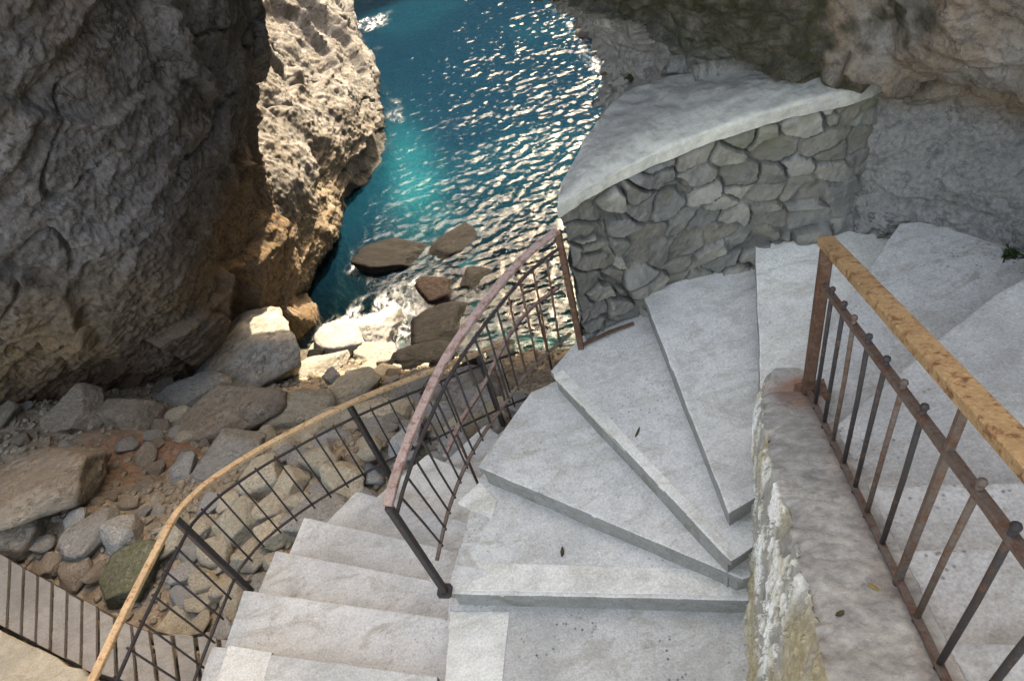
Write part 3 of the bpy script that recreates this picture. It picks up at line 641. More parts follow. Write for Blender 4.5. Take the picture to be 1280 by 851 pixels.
# ------------------------------------------------------------------ railings
# right railing along the low wall
rr = thing('iron_railing', (1.2065, 1.881, -2.70), 'rusty railing with square ochre handrail and knobbed bars on the low wall', 'railing')
def onrail(t_, h): return np.array([*(NEW + D2 * t_), wall_z(t_) + h])
bar('handrail', M['gold_iron'], rr, [onrail(t_, 0.865) for t_ in np.linspace(-0.03, 2.3, 26)], 0.06, 0.036, jit=0.02)
bar('middle_rail', M['mid_iron'], rr, [onrail(t_, 0.665) for t_ in np.linspace(-0.05, 2.3, 24)], 0.026, 0.022, jit=0.05)
bar('bottom_rail', M['mid_iron'], rr, [onrail(t_, 0.03) for t_ in np.linspace(-0.12, 2.3, 24)], 0.022, 0.016, jit=0.05)
MB().add(sweep([onrail(0, -0.03), onrail(0, 0.45), onrail(0, 0.855)], 0.045, 0.045, jit=0.02)).add(sweep([onrail(0, -0.02) - [0.10, -0.03, 0], onrail(0, 0.015) + [0.08, -0.02, 0]], 0.12, 0.014)).build('post', M['rust_iron'], rr)
for i in range(1, 15):
    t_ = 0.1425 * i - 0.0 + random.uniform(-0.008, 0.008)
    if i % 8 == 0:
        bar('post', M['mid_iron'], rr, [onrail(t_, 0.0), onrail(t_, 0.85)], 0.02, 0.02)
    else:
        lean = np.array([random.uniform(-.004, .004), random.uniform(-.008, .008), 0]); k_ = onrail(t_, 0.703) + lean
        MB().add(sweep([onrail(t_, 0.0), onrail(t_, 0.4), k_], 0.017, 0.017, True)).add(ball(k_, 0.0115)).build('baluster', M['dark_iron'] if i % 3 else M['mid_iron'], rr, True)

# curved railing round the outside of the winders
cr_rail = thing('iron_railing', (-0.2, 2.6, -3.5), 'curved railing with faded reddish handrail round the outside of the winder steps', 'railing')
top = curve([at(*p) for p in [(485, 632, -2.64), (497, 588, -2.60), (520, 527, -2.545), (558, 447, -2.47), (608, 376, -2.40), (655, 322, -2.34), (697, 288, -2.30)]], 0.06)
bot = curve([at(*p) for p in [(546, 700, -3.44), (563, 630, -3.38), (592, 562, -3.30), (640, 492, -3.20), (667, 457, -3.15), (714, 416, -3.09)]], 0.06)
def along(c, f):
    s = np.r_[0, np.cumsum(np.linalg.norm(np.diff(c, axis=0), axis=1))]; return np.array([np.interp(f * s[-1], s, c[:, k]) for k in range(3)])
bar('handrail', M['pink_iron'], cr_rail, top, 0.046, 0.024, jit=0.03)
bar('upper_rail', M['dark_iron'], cr_rail, top - [0, 0, 0.11], 0.018, 0.012)
bar('bottom_rail', M['mid_iron'], cr_rail, bot, 0.02, 0.014)
pn = at(556, 738, -3.545); pf = np.array([0.395, 3.035, -3.22])
MB().add(sweep([pn, top[0] + [0, 0, -0.01]], 0.036, 0.036)).add(sweep([pn - [0, 0, .012], pn + [0, 0, .012]], 0.075, 0.075)).build('post', M['dark_iron'], cr_rail)
MB().add(sweep([pf, top[-1] + [0, 0, -0.01]], 0.036, 0.036)).build('post', M['rust_iron'], cr_rail)
bar('foot_bar', M['rust_iron'], cr_rail, [pf + [-0.01, 0, 0.014], pf + [0.2, 0.045, 0.016], at(792, 404, ZB + .015)], 0.022, 0.014)
NB = 17
for i in range(1, NB):
    f = i / NB; a, b = along(top, f) - [0, 0, 0.105], along(bot, f); b = b + (b - a) * 0.06
    mid = (a + b) / 2 + [random.uniform(-.006, .006), random.uniform(-.006, .006), 0]
    bar('baluster', M['dark_iron'] if f < 0.75 else M['rust_iron'], cr_rail, [a, mid, b], 0.0125, 0.0125, True)

# railing along the outside of the lower flight
lr = thing('iron_railing', (-1.9, 2.8, -4.2), 'long curved railing with tan handrail along the outer edge of the lower flight', 'railing')
topl = curve([at(*p) for p in [(60, 965, -2.87), (115, 851, -2.93), (160, 757, -3.0), (213, 655, -3.08), (233, 628, -3.13), (270, 596, -3.23), (340, 553, -3.38), (440, 503, -3.55), (530, 467, -3.75), (600, 440, -3.95), (642, 426, -4.08)]], 0.06)
bar('handrail', M['tan_iron'], lr, topl, 0.042, 0.024, jit=0.03)
bar('upper_rail', M['dark_iron'], lr, topl + [0.012, -0.01, -0.13], 0.018, 0.012)
botl = topl + [0.0, 0.0, -0.72]
bar('bottom_rail', M['dark_iron'], lr, botl, 0.018, 0.012)
sL = np.r_[0, np.cumsum(np.linalg.norm(np.diff(topl, axis=0), axis=1))]
def f_at_px(px, py):
    pr = []
    for q in topl:
        c_ = RM.T @ q; pr.append((CX + F_PX * c_[0] / c_[2] - px) ** 2 + (CY + F_PX * c_[1] / c_[2] - py) ** 2)
    return sL[int(np.argmin(pr))]
posts = [f_at_px(60, 965), f_at_px(215, 652), f_at_px(440, 504), f_at_px(598, 440)]
for s_ in posts:
    q = along(topl, s_ / sL[-1]); bar('post', M['dark_iron'], lr, [q - [0, 0, 0.93], q - [0, 0, 0.01]], 0.04, 0.04)
nb = int(sL[-1] / 0.148)
for i in range(1, nb):
    s_ = i * 0.148
    if min(abs(s_ - q) for q in posts) < 0.05: continue
    q = along(topl, s_ / sL[-1]); j = np.array([random.uniform(-.006, .006), random.uniform(-.006, .006), 0])
    bar('baluster', M['dark_iron'], lr, [q - [0, 0, 0.12], q - [0, 0, 0.77] + j], 0.0125, 0.0125, True)

# thin rusty handrail on the inner side of the lower flight
ir = thing('iron_handrail', (-0.2, 3.2, -4.8), 'thin rusty handrail seen through the bars of the curved railing', 'handrail')
inn = curve([at(*p) for p in [(556, 570, -3.75), (578, 523, -3.85), (602, 486, -3.95), (636, 420, -4.02), (664, 385, -4.05), (697, 360, -4.05)]], 0.08)
bar('handrail', M['pink_iron'], ir, inn, 0.03, 0.02, jit=0.05)
for f in (0.12, 0.5, 0.88):
    q = along(inn, f); bar('post', M['rust_iron'], ir, [q - [0, 0, 0.95], q - [0, 0, 0.01]], 0.022, 0.022, True)

# ------------------------------------------------------------------ rubble stone wall with coping
sw = thing('stone_wall', (1.1, 3.3, -3.6), 'curved rubble stone wall with wide pale cement top beyond the winders', 'wall')
inner = curve([(0.43, 3.11, 0), (0.62, 3.17, 0), (0.86, 3.20, 0), (1.15, 3.21, 0), (1.53, 3.15, 0), (1.80, 3.07, 0), (2.02, 3.03, 0), (2.25, 3.12, 0), (2.5, 3.3, 0)], 0.0075)
outer_c = curve([(0.475, 3.24, 0), (0.64, 3.46, 0), (0.86, 3.74, 0), (1.10, 3.95, 0), (1.36, 3.93, 0), (1.68, 3.6, 0), (1.95, 3.32, 0), (2.6, 3.5, 0)], 0.011)
nI = len(inner); outer = np.array([along(outer_c, k / (nI - 1)) for k in range(nI)])
uf = np.linspace(0, 1, nI); ztop = np.interp(uf, [0, .28, .6, .75, 1], [-2.245, -2.15, -2.04, -2.0, -2.0])
nvi, nvt, nvo = 200, 8, 30
prof = np.zeros((nI, nvi + nvt + nvo, 3)); zb = -3.75
for k in range(nI):
    zi = np.linspace(zb, ztop[k], nvi); prof[k, :nvi] = np.c_[np.tile(inner[k, :2], (nvi, 1)), zi]
    tt = np.linspace(0, 1, nvt); prof[k, nvi:nvi + nvt] = np.c_[inner[k, 0] + (outer[k, 0] - inner[k, 0]) * tt, inner[k, 1] + (outer[k, 1] - inner[k, 1]) * tt, np.linspace(ztop[k] - 0.02, ztop[k] - 0.17, nvt)]
    zo = np.linspace(ztop[k] - 0.19, -6.5, nvo); prof[k, nvi + nvt:] = np.c_[np.tile(outer[k, :2], (nvo, 1)), zo]
su = np.r_[0, np.cumsum(np.linalg.norm(np.diff(inner, axis=0), axis=1))]
UU = np.broadcast_to(su[:, None], prof.shape[:2]); VV = prof[..., 2]
W2 = np.stack([UU, VV, UU * 0], -1); warp = 0.04 * np.stack([fbm(W2 * 5, 3, 401), fbm(W2 * 5, 3, 402), UU * 0], -1)
tilt = VV + 0.28 * UU * smooth(1.0, 0.3, UU)
cell = np.stack([(UU + warp[..., 0]) / 0.185, (tilt + warp[..., 1]) / 0.122, UU * 0 + 0.5], -1)
cell[..., 2] = 0.5
F1, F2, ID = worley(cell, 44, 3.2)
joint = smooth(0.03, 0.09, F2 - F1)
Wf = np.stack([UU, VV, ID * 40], -1); n = grid_normals(prof)
cen = prof[nI // 2, nvi // 2]
if (n[nI // 2, nvi // 2] @ (np.array([1.0, 1.0, cen[2]]) - cen)) < 0: n = -n
face = np.zeros(prof.shape[1]); face[:nvi] = 1; face[nvi + nvt + 2:] = 0.8; face[nvi - 2:nvi + nvt + 2] = 0
P3_ = prof
fade = 1 - 0.7 * smooth(1.45, 1.65, UU)
d = face[None, :] * ((0.030 * joint + 0.030 * (ID - .5) * joint + 0.05 * joint * fbm(Wf * np.array([2.6, 3.6, 1]), 2, 431)) * fade + 0.018 * fbm(P3_ * 13, 5, 403, gain=.6) + 0.008 * ridged(P3_ * np.array([18, 18, 26]), 4, 405))
d = d * (1 - 0.75 * smooth(0.07, 0.02, ztop[:, None] - prof[..., 2]) * face[None, :])
P = prof + n * d[..., None]
fl = grid_normals(P)[nI // 2, nvi // 2] @ (np.array([1.0, 1.0, cen[2]]) - cen) < 0
mossy = 0.75 * smooth(0.0, 0.25, fbm(P * 5, 4, 407)) * smooth(0.42, 0.1, (ztop[:, None] - P[..., 2]) + 0.2 * fbm(P * 4, 3, 409))
t = NT('rubble stone')
a_, b_, c_ = t.noise(5, 7, 0.65), t.noise(22, 8, 0.7), t.noise(110, 3, 0.7)
tone = t.attr('tone')
c = t.ramp(tone, [(0.0, (0.12, 0.112, 0.094)), (0.25, (0.2, 0.178, 0.142)), (0.5, (0.165, 0.16, 0.142)), (0.75, (0.235, 0.225, 0.198)), (1.0, (0.29, 0.265, 0.22))])
c = t.mix(t.ramp(a_, [(0.38, 0.6), (0.62, 0.0)]), c, (0.09, 0.09, 0.083)); c = t.mix(t.ramp(b_, [(0.5, 0.0), (0.7, 0.5)]), c, (0.22, 0.215, 0.205))
c = t.mix(t.math('MULTIPLY', t.attr('moss'), t.ramp(b_, [(0.3, 0.3), (0.6, 0.9)]), True), c, (0.105, 0.1, 0.055))
c = t.mix(t.math('MULTIPLY', t.attr('gap'), 0.75), c, (0.07, 0.068, 0.062))
c = t.mix(0.35, c, t.ramp(c_, [(0.3, 0.5), (0.7, 1.0)]), 'MULTIPLY')
nn = t.bump(c_, 0.3, 0.004); nn = t.bump(b_, 0.55, 0.014, nn); t.bsdf(c, 0.92, nn, 0.2); M['rubble'] = t.m
link('wall_body', np_mesh('wall_body', P.reshape(-1, 3), grid_faces(*P.shape[:2], fl), dict(tone=ID, moss=mossy, gap=(1 - smooth(0.03, 0.12, F2 - F1)) * smooth(-0.35, -0.1, fbm(P * 4, 3, 411)) * face[None, :] * fade)), M['rubble'], sw).data.set_sharp_from_angle(angle=R_(38))
# coping
nC = 40; CP = np.zeros((nI, nC + 16, 3))
for k in range(nI):
    i_, o_ = inner[k].copy(), outer[k].copy(); dv = (o_ - i_)[:2]; L = np.linalg.norm(dv); dv /= L
    i2, o2 = i_[:2] - dv * 0.035, o_[:2] + dv * 0.05; z = ztop[k]
    ring = [(*i2, z - 0.03 + 0.07 * s) for s in np.linspace(0, 1, 8)]
    ring += [(*(i2 + (o2 - i2) * s), z + 0.045 + 0.02 * math.sin(math.pi * min(1, s * 1.2)) - 0.10 * s * (L / 0.8)) for s in np.linspace(0.02, 0.98, nC)]
    ring += [(*o2, z + 0.03 - 0.10 * (L / .8) - 0.12 * s) for s in np.linspace(0, 1, 8)]
    CP[k] = ring
n = grid_normals(CP)
if n[nI // 2, 20, 2] < 0: n = -n
d = 0.022 * fbm(CP * 3, 4, 421) + 0.012 * fbm(CP * 11, 4, 423) + 0.006 * (ridged(CP * 16, 4, 425) - .5)
CP = CP + n * d[..., None]; fl = grid_normals(CP)[nI // 2, 20, 2] < 0
t = NT('weathered cement top')
a_, b_, c_ = t.noise(4.0, 9, 0.74), t.noise(18, 8, 0.76), t.noise(60, 4, 0.8)
c = t.ramp(a_, [(0.32, (0.2, 0.19, 0.162)), (0.5, (0.34, 0.322, 0.28)), (0.68, (0.48, 0.455, 0.4))])
c = t.mix(t.ramp(b_, [(0.4, 0.7), (0.58, 0.0)]), c, (0.24, 0.235, 0.22))
c = t.mix(t.math('MULTIPLY', t.attr('pale'), t.ramp(b_, [(0.3, 0.4), (0.6, 1.0)]), True), c, (0.5, 0.48, 0.41))
c = t.mix(t.ramp(t.vor(5, 'DISTANCE_TO_EDGE', t.scaled((1, 1, 1), (2, 2, 2))), [(0.0, 0.12), (0.012, 0.0)]), c, (0.16, 0.16, 0.15))
c = t.mix(0.35, c, t.ramp(c_, [(0.3, 0.5), (0.7, 1.0)]), 'MULTIPLY')
nn = t.bump(c_, 0.3, 0.004); nn = t.bump(b_, 0.5, 0.02, nn); t.bsdf(c, 0.9, nn, 0.2); M['coping'] = t.m
pale = smooth(26, 9, np.arange(nC + 16))[None, :] * smooth(0.75, 0.4, uf)[:, None]
link('coping', np_mesh('coping', CP.reshape(-1, 3), grid_faces(*CP.shape[:2], fl), dict(pale=pale)), M['coping'], sw)

# ------------------------------------------------------------------ plank walkway below
M['plank'] = m_concrete('weathered planks', (0.21, 0.195, 0.175), 0.6, 0.3)
M['plank_dark'] = m_rock('dark timber', ((0.03, 0.025, 0.02), (0.07, 0.055, 0.045), (0.12, 0.1, 0.08)), 4, 0.4)
ZW = -6.25
pw = thing('plank_walkway', at(140, 760, ZW - .3), 'grey timber plank walkway with dark gaps low in the gully', 'walkway')
far_ = [at(x, y, ZW)[:2] for x, y in [(-150, 615), (0, 693), (140, 770), (180, 790), (290, 800), (400, 790)]]
near_ = [at(x, y, ZW)[:2] for x, y in [(-150, 690), (0, 780), (110, 838), (150, 850), (270, 862), (400, 860)]]
def pl(pts, n_, k): 
    pts = np.array([(*p, 0) for p in pts]); s = np.r_[0, np.cumsum(np.linalg.norm(np.diff(pts, axis=0), axis=1))]
    return [np.array([np.interp(f * s[-1], s, pts[:, 0]), np.interp(f * s[-1], s, pts[:, 1])]) for f in np.linspace(0, 1, n_ + 1)]
nP = 27; A = pl(far_, nP, 0); B = pl(near_, nP, 0); mb = MB()
for i in range(nP):
    a0, a1, b0, b1 = A[i], A[i + 1], B[i], B[i + 1]; g = 0.11
    q = [a0 + (a1 - a0) * g, a0 + (a1 - a0) * (1 - g), b0 + (b1 - b0) * (1 - g), b0 + (b1 - b0) * g]
    e = random.uniform(-.02, .02); u = (q[0] - q[3]) / np.linalg.norm(q[0] - q[3]); q = [q[0] + u * e, q[1] + u * e, q[2] - u * e, q[3] - u * e]
    z0 = ZW + random.uniform(-.006, .006); V = [(*p, z0) for p in q] + [(*p, z0 - 0.04) for p in q]
    mb.add((np.array(V), [(0, 1, 2, 3), (7, 6, 5, 4), (0, 4, 5, 1), (1, 5, 6, 2), (2, 6, 7, 3), (3, 7, 4, 0)]))
mb.build('decking', M['plank'], pw)
for k_, (u0, w_) in enumerate(((0.06, 0.09), (0.94, 0.09))):
    bar('beam', M['plank_dark'], pw, [np.array([*(a + (b - a) * u0), ZW - 0.11]) for a, b in zip(A, B)], w_, 0.12)
for i in range(1, nP, 4):
    for u0 in (0.08, 0.92):
        q = A[i] + (B[i] - A[i]) * u0; bar('support_post', M['plank_dark'], pw, [np.array([*q, ZW - 1.4]), np.array([*q, ZW - 0.1])], 0.08, 0.08)
# pale concrete ledge beside it
led = thing('concrete_ledge', at(30, 840, ZW), 'beige concrete ledge beside the plank walkway in the bottom corner', 'ledge')
lp = [tuple(at(x, y, ZW + .06)[:2]) for x, y in [(-150, 697), (0, 787), (112, 846), (150, 862), (290, 872), (260, 1100), (-300, 1000)]]
bm = slab_bm(lp, ZW + 0.06, ZW - 1.5, bev=0.03, cut=0.3, jit=0.02, seed=77); me = bpy.data.meshes.new('ledge_top'); bm.to_mesh(me); bm.free()
M['ledge'] = m_concrete('beige cement', (0.31, 0.28, 0.22), 0.6, 0.5)
link('ledge_top', me, M['ledge'], led, False)

# ------------------------------------------------------------------ rocks
def ico(sub):
    bm = bmesh.new(); bmesh.ops.create_icosphere(bm, subdivisions=sub, radius=1); v = np.array([x.co for x in bm.verts]); f = np.array([[y.index for y in x.verts] for x in bm.faces]); bm.free(); return v, f
ICO = {s: ico(s) for s in (1, 2, 4, 5)}
def rock_mesh(seed, sub=4, planes=11, soft=0.011, rough=1.0):
    rg = np.random.RandomState(seed); v, f = ICO[sub]; d = v / np.linalg.norm(v, axis=1, keepdims=True)
    n = rg.normal(size=(planes, 3)); n /= np.linalg.norm(n, axis=1, keepdims=True); n = np.vstack([n, [[0, 0, 1], [0, 0, -1]]]); dd = np.r_[rg.uniform(0.62, 0.95, planes), 0.72, 0.6]
    c = d @ n.T; r = np.where(c > 0.05, dd / np.maximum(c, 0.05), 3.0); k = 1 / max(soft, 0.005)
    r = -np.log(np.exp(-k * np.minimum(r, 3)).sum(1)) / k
    r = np.clip(r, 0.3, 1.25); p = d * r[:, None]
    q = p * 1.6 + seed * 3.1
    p = p + d * (0.10 * fbm(q, 4, seed) + 0.07 * (ridged(q * 1.7, 5, seed + 3, gain=.6) - 0.55) * rough + 0.03 * fbm(q * 8, 4, seed + 5, gain=.6))[:, None]
    return np_mesh('rock', p, f)

def rmat(name, a, b, c, warm=None, wet=False): return m_rock(name, (a, b, c), 3.0, 0.7, warm, (), (1, 1, 1), 0.62 if wet else 0.92, 0.25, 0.06 if wet else 0.15)
RK = {'grey': rmat('grey rock', (0.14, 0.13, 0.11), (0.34, 0.32, 0.282), (0.5, 0.475, 0.425)),
      'tan': rmat('tan rock', (0.2, 0.168, 0.118), (0.48, 0.425, 0.325), (0.62, 0.57, 0.47), (0.46, 0.36, 0.21)),
      'brown': rmat('brown rock', (0.12, 0.097, 0.07), (0.3, 0.25, 0.195), (0.44, 0.39, 0.32), (0.33, 0.23, 0.145)),
      'white': rmat('white rock', (0.15, 0.146, 0.137), (0.36, 0.352, 0.333), (0.5, 0.49, 0.47)),
      'wet': rmat('wet dark rock', (0.004, 0.004, 0.004), (0.010, 0.0095, 0.009), (0.028, 0.026, 0.024), None, True),
      'red': rmat('reddish wet rock', (0.006, 0.004, 0.004), (0.02, 0.012, 0.01), (0.05, 0.032, 0.026), None, True),
      'moss': rmat('mossy rock', (0.06, 0.06, 0.035), (0.16, 0.155, 0.1), (0.27, 0.26, 0.19), (0.12, 0.14, 0.05))}

SS = np.arange(4.0, 34.0, 0.03)
def hit(px, py, zoff=0.0):
    r = ray((px, py)); r = r / np.linalg.norm(r); P_ = r[None, :] * SS[:, None]
    b = P_[:, 2] <= terrain_z(P_[:, 0], P_[:, 1], False) + zoff; k = int(np.argmax(b)) if b.any() else len(SS) - 1
    return P_[k].copy(), SS[k]

HERO = [  # px centre, px width, depth ratio, height ratio, yaw, tilt, material, seed, label
    (305, 462, 128, .62, .50, 25, (8, -12), 'grey', 11, 'big slanted boulder with pale top and brown front under the dark cliff'),
    (398, 458, 68, .6, .30, 5, (0, 6), 'grey', 12, 'smooth pale grey boulder lying flat beside the dark wet gap'),
    (432, 418, 52, .8, .75, 20, (10, 0), 'white', 13, 'bright white angular boulder at the water edge'),
    (476, 408, 62, .8, .6, 60, (-6, 8), 'white', 14, 'rounded white boulder in the foam at the water edge'),
    (470, 440, 50, .7, .5, 10, (0, 0), 'grey', 15, 'squat grey stone just below the two white boulders'),
    (298, 520, 92, .8, .62, 15, (5, -5), 'brown', 16, 'blunt brownish boulder below the big slanted boulder'),
    (378, 508, 88, .75, .62, -20, (12, 4), 'tan', 17, 'tan boulder with whitish crest just above the tan handrail'),
    (448, 484, 70, .7, .5, 35, (-10, 10), 'tan', 18, 'yellowish wedge-shaped rock above the tan handrail'),
    (501, 324, 96, .55, .42, -10, (0, 5), 'wet', 19, 'long dark rock breaking the turquoise water'),
    (545, 364, 58, .8, .55, 40, (0, 0), 'red', 20, 'reddish rock awash in the shallows'),
    (548, 412, 76, .7, .5, 15, (0, 0), 'wet', 21, 'dark wet rock at the shore beside the curved handrail'),
    (176, 524, 50, .85, .75, 30, (0, 8), 'brown', 22, 'rounded brown boulder at the foot of the dark cliff'),
    (112, 524, 52, .85, .7, -15, (5, 0), 'brown', 23, 'blocky brown boulder at the left end of the cliff foot'),
    (78, 606, 120, .8, .5, 40, (-12, 14), 'brown', 24, 'large split brown slab above the plank walkway'),
    (14, 650, 95, .9, .6, 35, (-12, 14), 'brown', 25, 'brown slab against the left edge above the walkway'),
    (126, 662, 46, .8, .6, 50, (0, 10), 'grey', 26, 'grey stone with flat face in the dirt above the walkway'),
    (160, 674, 44, .75, .7, -30, (14, 0), 'grey', 27, 'upright grey wedge stone in the dirt above the walkway'),
    (170, 718, 60, .8, .5, 10, (0, 0), 'moss', 28, 'mossy stone close to the edge of the walkway'),
    (296, 572, 66, .75, .5, 0, (0, 0), 'grey', 29, 'pale rounded boulder touching the tan handrail'),
    (575, 486, 78, .6, .5, 20, (0, 5), 'grey', 30, 'grey blocky boulder behind the bars of the curved railing'),
    (478, 524, 60, .8, .6, 10, (6, 0), 'tan', 31, 'yellow-brown boulder just below the tan handrail'),
    (508, 487, 56, .45, .35, 25, (0, 0), 'grey', 32, 'narrow white-topped slab beside the bend of the curved handrail'),
    (240, 495, 60, .7, .5, 20, (0, 10), 'grey', 33, 'grey leaning stone left of the big slanted boulder'),
    (350, 452, 40, .8, .8, 0, (0, 0), 'wet', 34, 'dark wet stone in the gap under the cliff'),
    (520, 445, 64, .7, .4, 0, (0, 0), 'wet', 35, 'low dark wet rock between the shore and the tan handrail'),
    (400, 648, 56, .8, .6, 0, (0, 0), 'grey', 36, 'grey rock tucked against the edge of the lower steps'),
    (560, 300, 60, .7, .4, 30, (0, 0), 'wet', 37, 'dark sunken rock right of the long rock in the water'),
    (590, 345, 54, .7, .4, 70, (0, 0), 'wet', 38, 'small dark rock among the glittering ripples'),
]
placed = []
def put_rock(p, wm, dr, hr, yaw, tilt, mat, seed, label, group=None, mesh=None, sink=0.25, name='boulder'):
    me = mesh or rock_mesh(seed, 5)
    if not me.materials: me.materials.append(RK[mat])
    me.polygons.foreach_set('use_smooth', [True] * len(me.polygons))
    o = bpy.data.objects.new(name, me); COL.objects.link(o); s = wm / 1.75
    o.scale = (s, s * dr, s * hr); o.location = (p[0], p[1], p[2] + s * hr * (0.62 - sink)); o.rotation_euler = (R_(tilt[0]), R_(tilt[1]), R_(yaw))
    placed.append((p[0], p[1], wm * 0.45)); return tag(o, label, 'rock', group)
for px, py, wpx, dr, hr, yaw, tilt, mat, seed, label in HERO:
    p, s = hit(px, py + wpx * 0.12); p[2] = terrain_z(np.array([p[0]]), np.array([p[1]]))[0]
    wm = wpx * s / F_PX * 1.12
    if p[2] < WATER_Z - 0.6 and mat in ('wet', 'red'):
        q = at(px, py, WATER_Z); p = np.array([q[0], q[1], WATER_Z - 0.45 * wm * hr]); s = np.linalg.norm(q); wm = wpx * s / F_PX * 1.12
        p[2] = WATER_Z - wm * hr * 0.47
    if mat in ('white', 'grey', 'tan') and p[2] < WATER_Z + 0.15:
        q = at(px, py, WATER_Z + 0.1); p = np.array([q[0], q[1], WATER_Z - 0.12 * wm]); wm = wpx * np.linalg.norm(q) / F_PX * 1.12
    put_rock(p, wm, dr, hr, yaw, tilt, mat, seed, label)

# the many smaller stones: individuals, copies of a few shapes
VAR = {}
for mat, seeds in (('grey', (51, 52, 53, 54)), ('tan', (55, 56, 57, 58)), ('white', (59, 60)), ('brown', (61, 62, 63)), ('wet', (64, 65, 66))):
    VAR[mat] = [rock_mesh(s, 4) for s in seeds]
    for me in VAR[mat]: me.materials.append(RK[mat])
rg = random.Random(5); count = {}
def scatter(n_, box, size, mats, label, group, cond=None):
    k = 0; tries = 0
    while k < n_ and tries < n_ * 60:
        tries += 1
        px, py = rg.uniform(box[0], box[2]), rg.uniform(box[1], box[3])
        if cond and not cond(px, py): continue
        p, s = hit(px, py)
        if edge_dist(np.array([p[0]]), np.array([p[1]]))[0] < 0.12: continue
        wm = rg.uniform(*size) * (1.5 if rg.random() < 0.15 else 1)
        if any((p[0] - a) ** 2 + (p[1] - b) ** 2 < (c * 0.8 + wm * 0.42) ** 2 for a, b, c in placed): continue
        p[2] = terrain_z(np.array([p[0]]), np.array([p[1]]))[0]
        mat = rg.choice(mats)
        put_rock(p, wm, rg.uniform(.65, .95), rg.uniform(.5, .75), rg.uniform(0, 360), (rg.uniform(-18, 18), rg.uniform(-18, 18)), mat, 0, label, group, rg.choice(VAR[mat]), 0.2, 'stone'); k += 1
slope = lambda x, y: y > 735 - 0.62 * (x - 120)
scatter(150, (215, 500, 660, 800), (0.26, 0.52), ('tan', 'tan', 'tan', 'white', 'grey', 'white'), 'pale stone of the rubble seen between the bars of the railings', 'stones behind the railing bars',
        lambda x, y: y > 655 - 0.5 * (x - 215) and y < 800 and x - 250 < (860 - y) * 1.2)
scatter(45, (190, 430, 560, 600), (0.2, 0.5), ('tan', 'grey', 'grey', 'white', 'brown'), 'stone among the boulders between the dark cliff and the tan handrail', 'stones above the tan handrail', lambda x, y: y < 650 - 0.5 * (x - 215))
scatter(26, (10, 510, 260, 740), (0.14, 0.36), ('brown', 'brown', 'brown', 'grey'), 'brown stone half buried in the reddish dirt above the walkway', 'stones in the dirt', lambda x, y: y < 690 + 0.5 * x)
scatter(45, (400, 380, 640, 470), (0.22, 0.5), ('wet', 'wet', 'grey'), 'dark wet stone along the waterline', 'wet shore stones')
scatter(20, (500, 280, 680, 420), (0.4, 0.9), ('wet',), 'dark stone lying under the shallow water', 'sunken stones')

# gravel between the stones
M['gravel'] = m_rock('gravel', ((0.10, 0.08, 0.06), (0.26, 0.225, 0.17), (0.4, 0.36, 0.29)), 6, 0.4, (0.3, 0.2, 0.1))
v, f = ICO[1]; rgn = np.random.RandomState(3); Vs = []; Fs = []
for k in range(5200):
    x = rgn.uniform(-8.5, 0.8); y = rgn.uniform(3.2, 10.5)
    Vs.append((x, y, rgn.uniform(0.02, 0.075)))
A_ = np.array(Vs); zt = terrain_z(A_[:, 0], A_[:, 1]); keep = (edge_dist(A_[:, 0], A_[:, 1]) > 0.1) & ((np.hypot((A_[:, 0] + 5.4) / 1.9, (A_[:, 1] - 7.5) / 1.2) > 0.8) | (rgn.uniform(size=len(A_)) < .25)); A_, zt = A_[keep], zt[keep]
allv = []; allf = []
for (x, y, r), z in zip(A_, zt):
    q = v * (r * rgn.uniform(.7, 1.2, (1, 3))) * (1 + rgn.uniform(-.18, .18, (len(v), 1))); a = rgn.uniform(0, 6.28); ca, sa = math.cos(a), math.sin(a)
    q = np.c_[q[:, 0] * ca - q[:, 1] * sa, q[:, 0] * sa + q[:, 1] * ca, q[:, 2] * 0.7]
    allf.append(f + len(allv) * len(v)); allv.append(q + [x, y, z + r * 0.2])
gv = link('gravel', np_mesh('gravel', np.vstack(allv), np.vstack(allf)), M['gravel'], None, False)
tag(gv, 'loose gravel scattered over the floor of the gully', 'gravel', None, 'stuff')

# ------------------------------------------------------------------ small plants on the rock
t = NT('leaf'); t.bsdf(t.ramp(t.noise(20, 3), [(0.3, (0.012, 0.022, 0.006)), (0.7, (0.04, 0.06, 0.018))]), 0.6, None, 0.3); M['leaf'] = t.m
def plant(c, r, n_, label, seed, nrm=(0, -0.4, 0.9)):
    rg2 = np.random.RandomState(seed); V = []; Fq = []; nrm = np.array(nrm) / np.linalg.norm(nrm)
    for _ in range(n_):
        d = rg2.normal(size=3) * 0.6 + nrm; d /= np.linalg.norm(d); L = r * rg2.uniform(0.4, 1.0); s = np.cross(d, rg2.normal(size=3)); s /= np.linalg.norm(s); w_ = L * rg2.uniform(.1, .2)
        o_ = np.array(c) + rg2.normal(size=3) * r * 0.25; b = len(V); dr_ = np.array([0, 0, -0.25 * L])
        V += [o_, o_ + d * L * .5 + s * w_, o_ + d * L + dr_, o_ + d * L * .5 - s * w_]; Fq.append((b, b + 1, b + 2, b + 3))
    me = bpy.data.meshes.new('plant'); me.from_pydata([tuple(np.array(q)) for q in V], [], Fq); o = link('plant', me, M['leaf'], None, False)
    return tag(o, label, 'plant')
def cast(px, py):
    dg = bpy.context.evaluated_depsgraph_get(); r = Vector(ray((px, py))).normalized(); h_, loc, nr, *_ = scene.ray_cast(dg, Vector((0, 0, 0)), r); return np.array(loc) if h_ else at(px, py, -3), nr
bpy.context.view_layer.update()
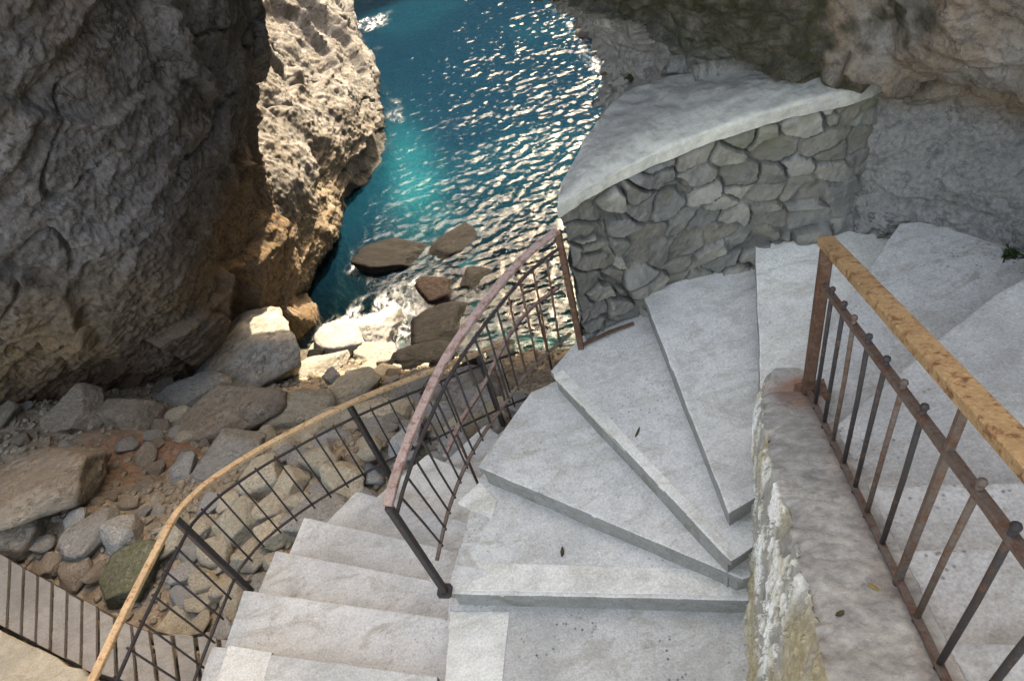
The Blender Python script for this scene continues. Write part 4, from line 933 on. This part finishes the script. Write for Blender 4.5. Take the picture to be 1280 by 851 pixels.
for px, py, r, n_, lab, sd in [(790, 98, 0.09, 160, 'small green plant on the grey cliff above the stone wall', 1), (1262, 320, 0.06, 160, 'small green weed at the foot of the rock face by the upper steps', 2)]:
    p, nr = cast(px, py); rr_ = r * max(1, np.linalg.norm(p) / 6); plant(p, rr_, n_, lab, sd, tuple(np.array(nr) + [0, 0, .4]))

# ------------------------------------------------------------------ bits of litter lying on the concrete
t = NT('dry leaf'); t.bsdf(t.ramp(t.noise(30, 3), [(0.3, (0.03, 0.022, 0.014)), (0.7, (0.09, 0.065, 0.035))]), 0.8, None, 0.2); M['dry'] = t.m
t = NT('yellow leaf'); t.bsdf(t.ramp(t.noise(30, 3), [(0.3, (0.2, 0.13, 0.03)), (0.7, (0.34, 0.24, 0.07))]), 0.8, None, 0.2); M['dry_yellow'] = t.m
def leaf(px, py, L, wd, yaw, mat, label, seed):
    p, nr = cast(px, py); rg3 = np.random.RandomState(seed); nr = np.array(nr); a = np.array([math.cos(yaw), math.sin(yaw), 0]); a -= nr * (a @ nr); a /= np.linalg.norm(a); b = np.cross(nr, a)
    V = []; Fq = []; n_ = 9
    for k in range(n_):
        f_ = k / (n_ - 1); ww = wd * math.sin(math.pi * min(1, f_ * 0.93 + 0.04)) ** 0.8; cx = (f_ - .5) * L; zc = 0.004 + 0.15 * L * (f_ - .5) ** 2 * 2
        for q in (-1, 0, 1): V.append(p + a * cx + b * (q * ww + 0.1 * wd * rg3.uniform(-1, 1)) + nr * (zc + 0.25 * wd * abs(q)))
    for k in range(n_ - 1):
        for j in (0, 1): Fq.append((k * 3 + j, k * 3 + 3 + j, k * 3 + 4 + j, k * 3 + 1 + j))
    me = bpy.data.meshes.new('dry_leaf'); me.from_pydata([tuple(q) for q in V], [], Fq); o = link('dry_leaf', me, M[mat], None, True)
    so = o.modifiers.new('thickness', 'SOLIDIFY'); so.thickness = 0.0012
    return tag(o, label, 'leaf')
bpy.context.view_layer.update()
leaf(1050, 768, 0.030, 0.008, 0.3, 'dry', 'small dark dry leaf lying on the grey top of the low wall', 1)
leaf(1092, 735, 0.034, 0.007, 1.9, 'dry_yellow', 'yellowish dry leaf on the low wall close to the railing foot', 2)
leaf(703, 690, 0.06, 0.010, 1.3, 'dry', 'dark curled leaf on the lowest winder step', 3)
leaf(797, 541, 0.07, 0.007, 0.9, 'dry', 'thin dark leaf on the winder step with the pale nosing strip', 4)
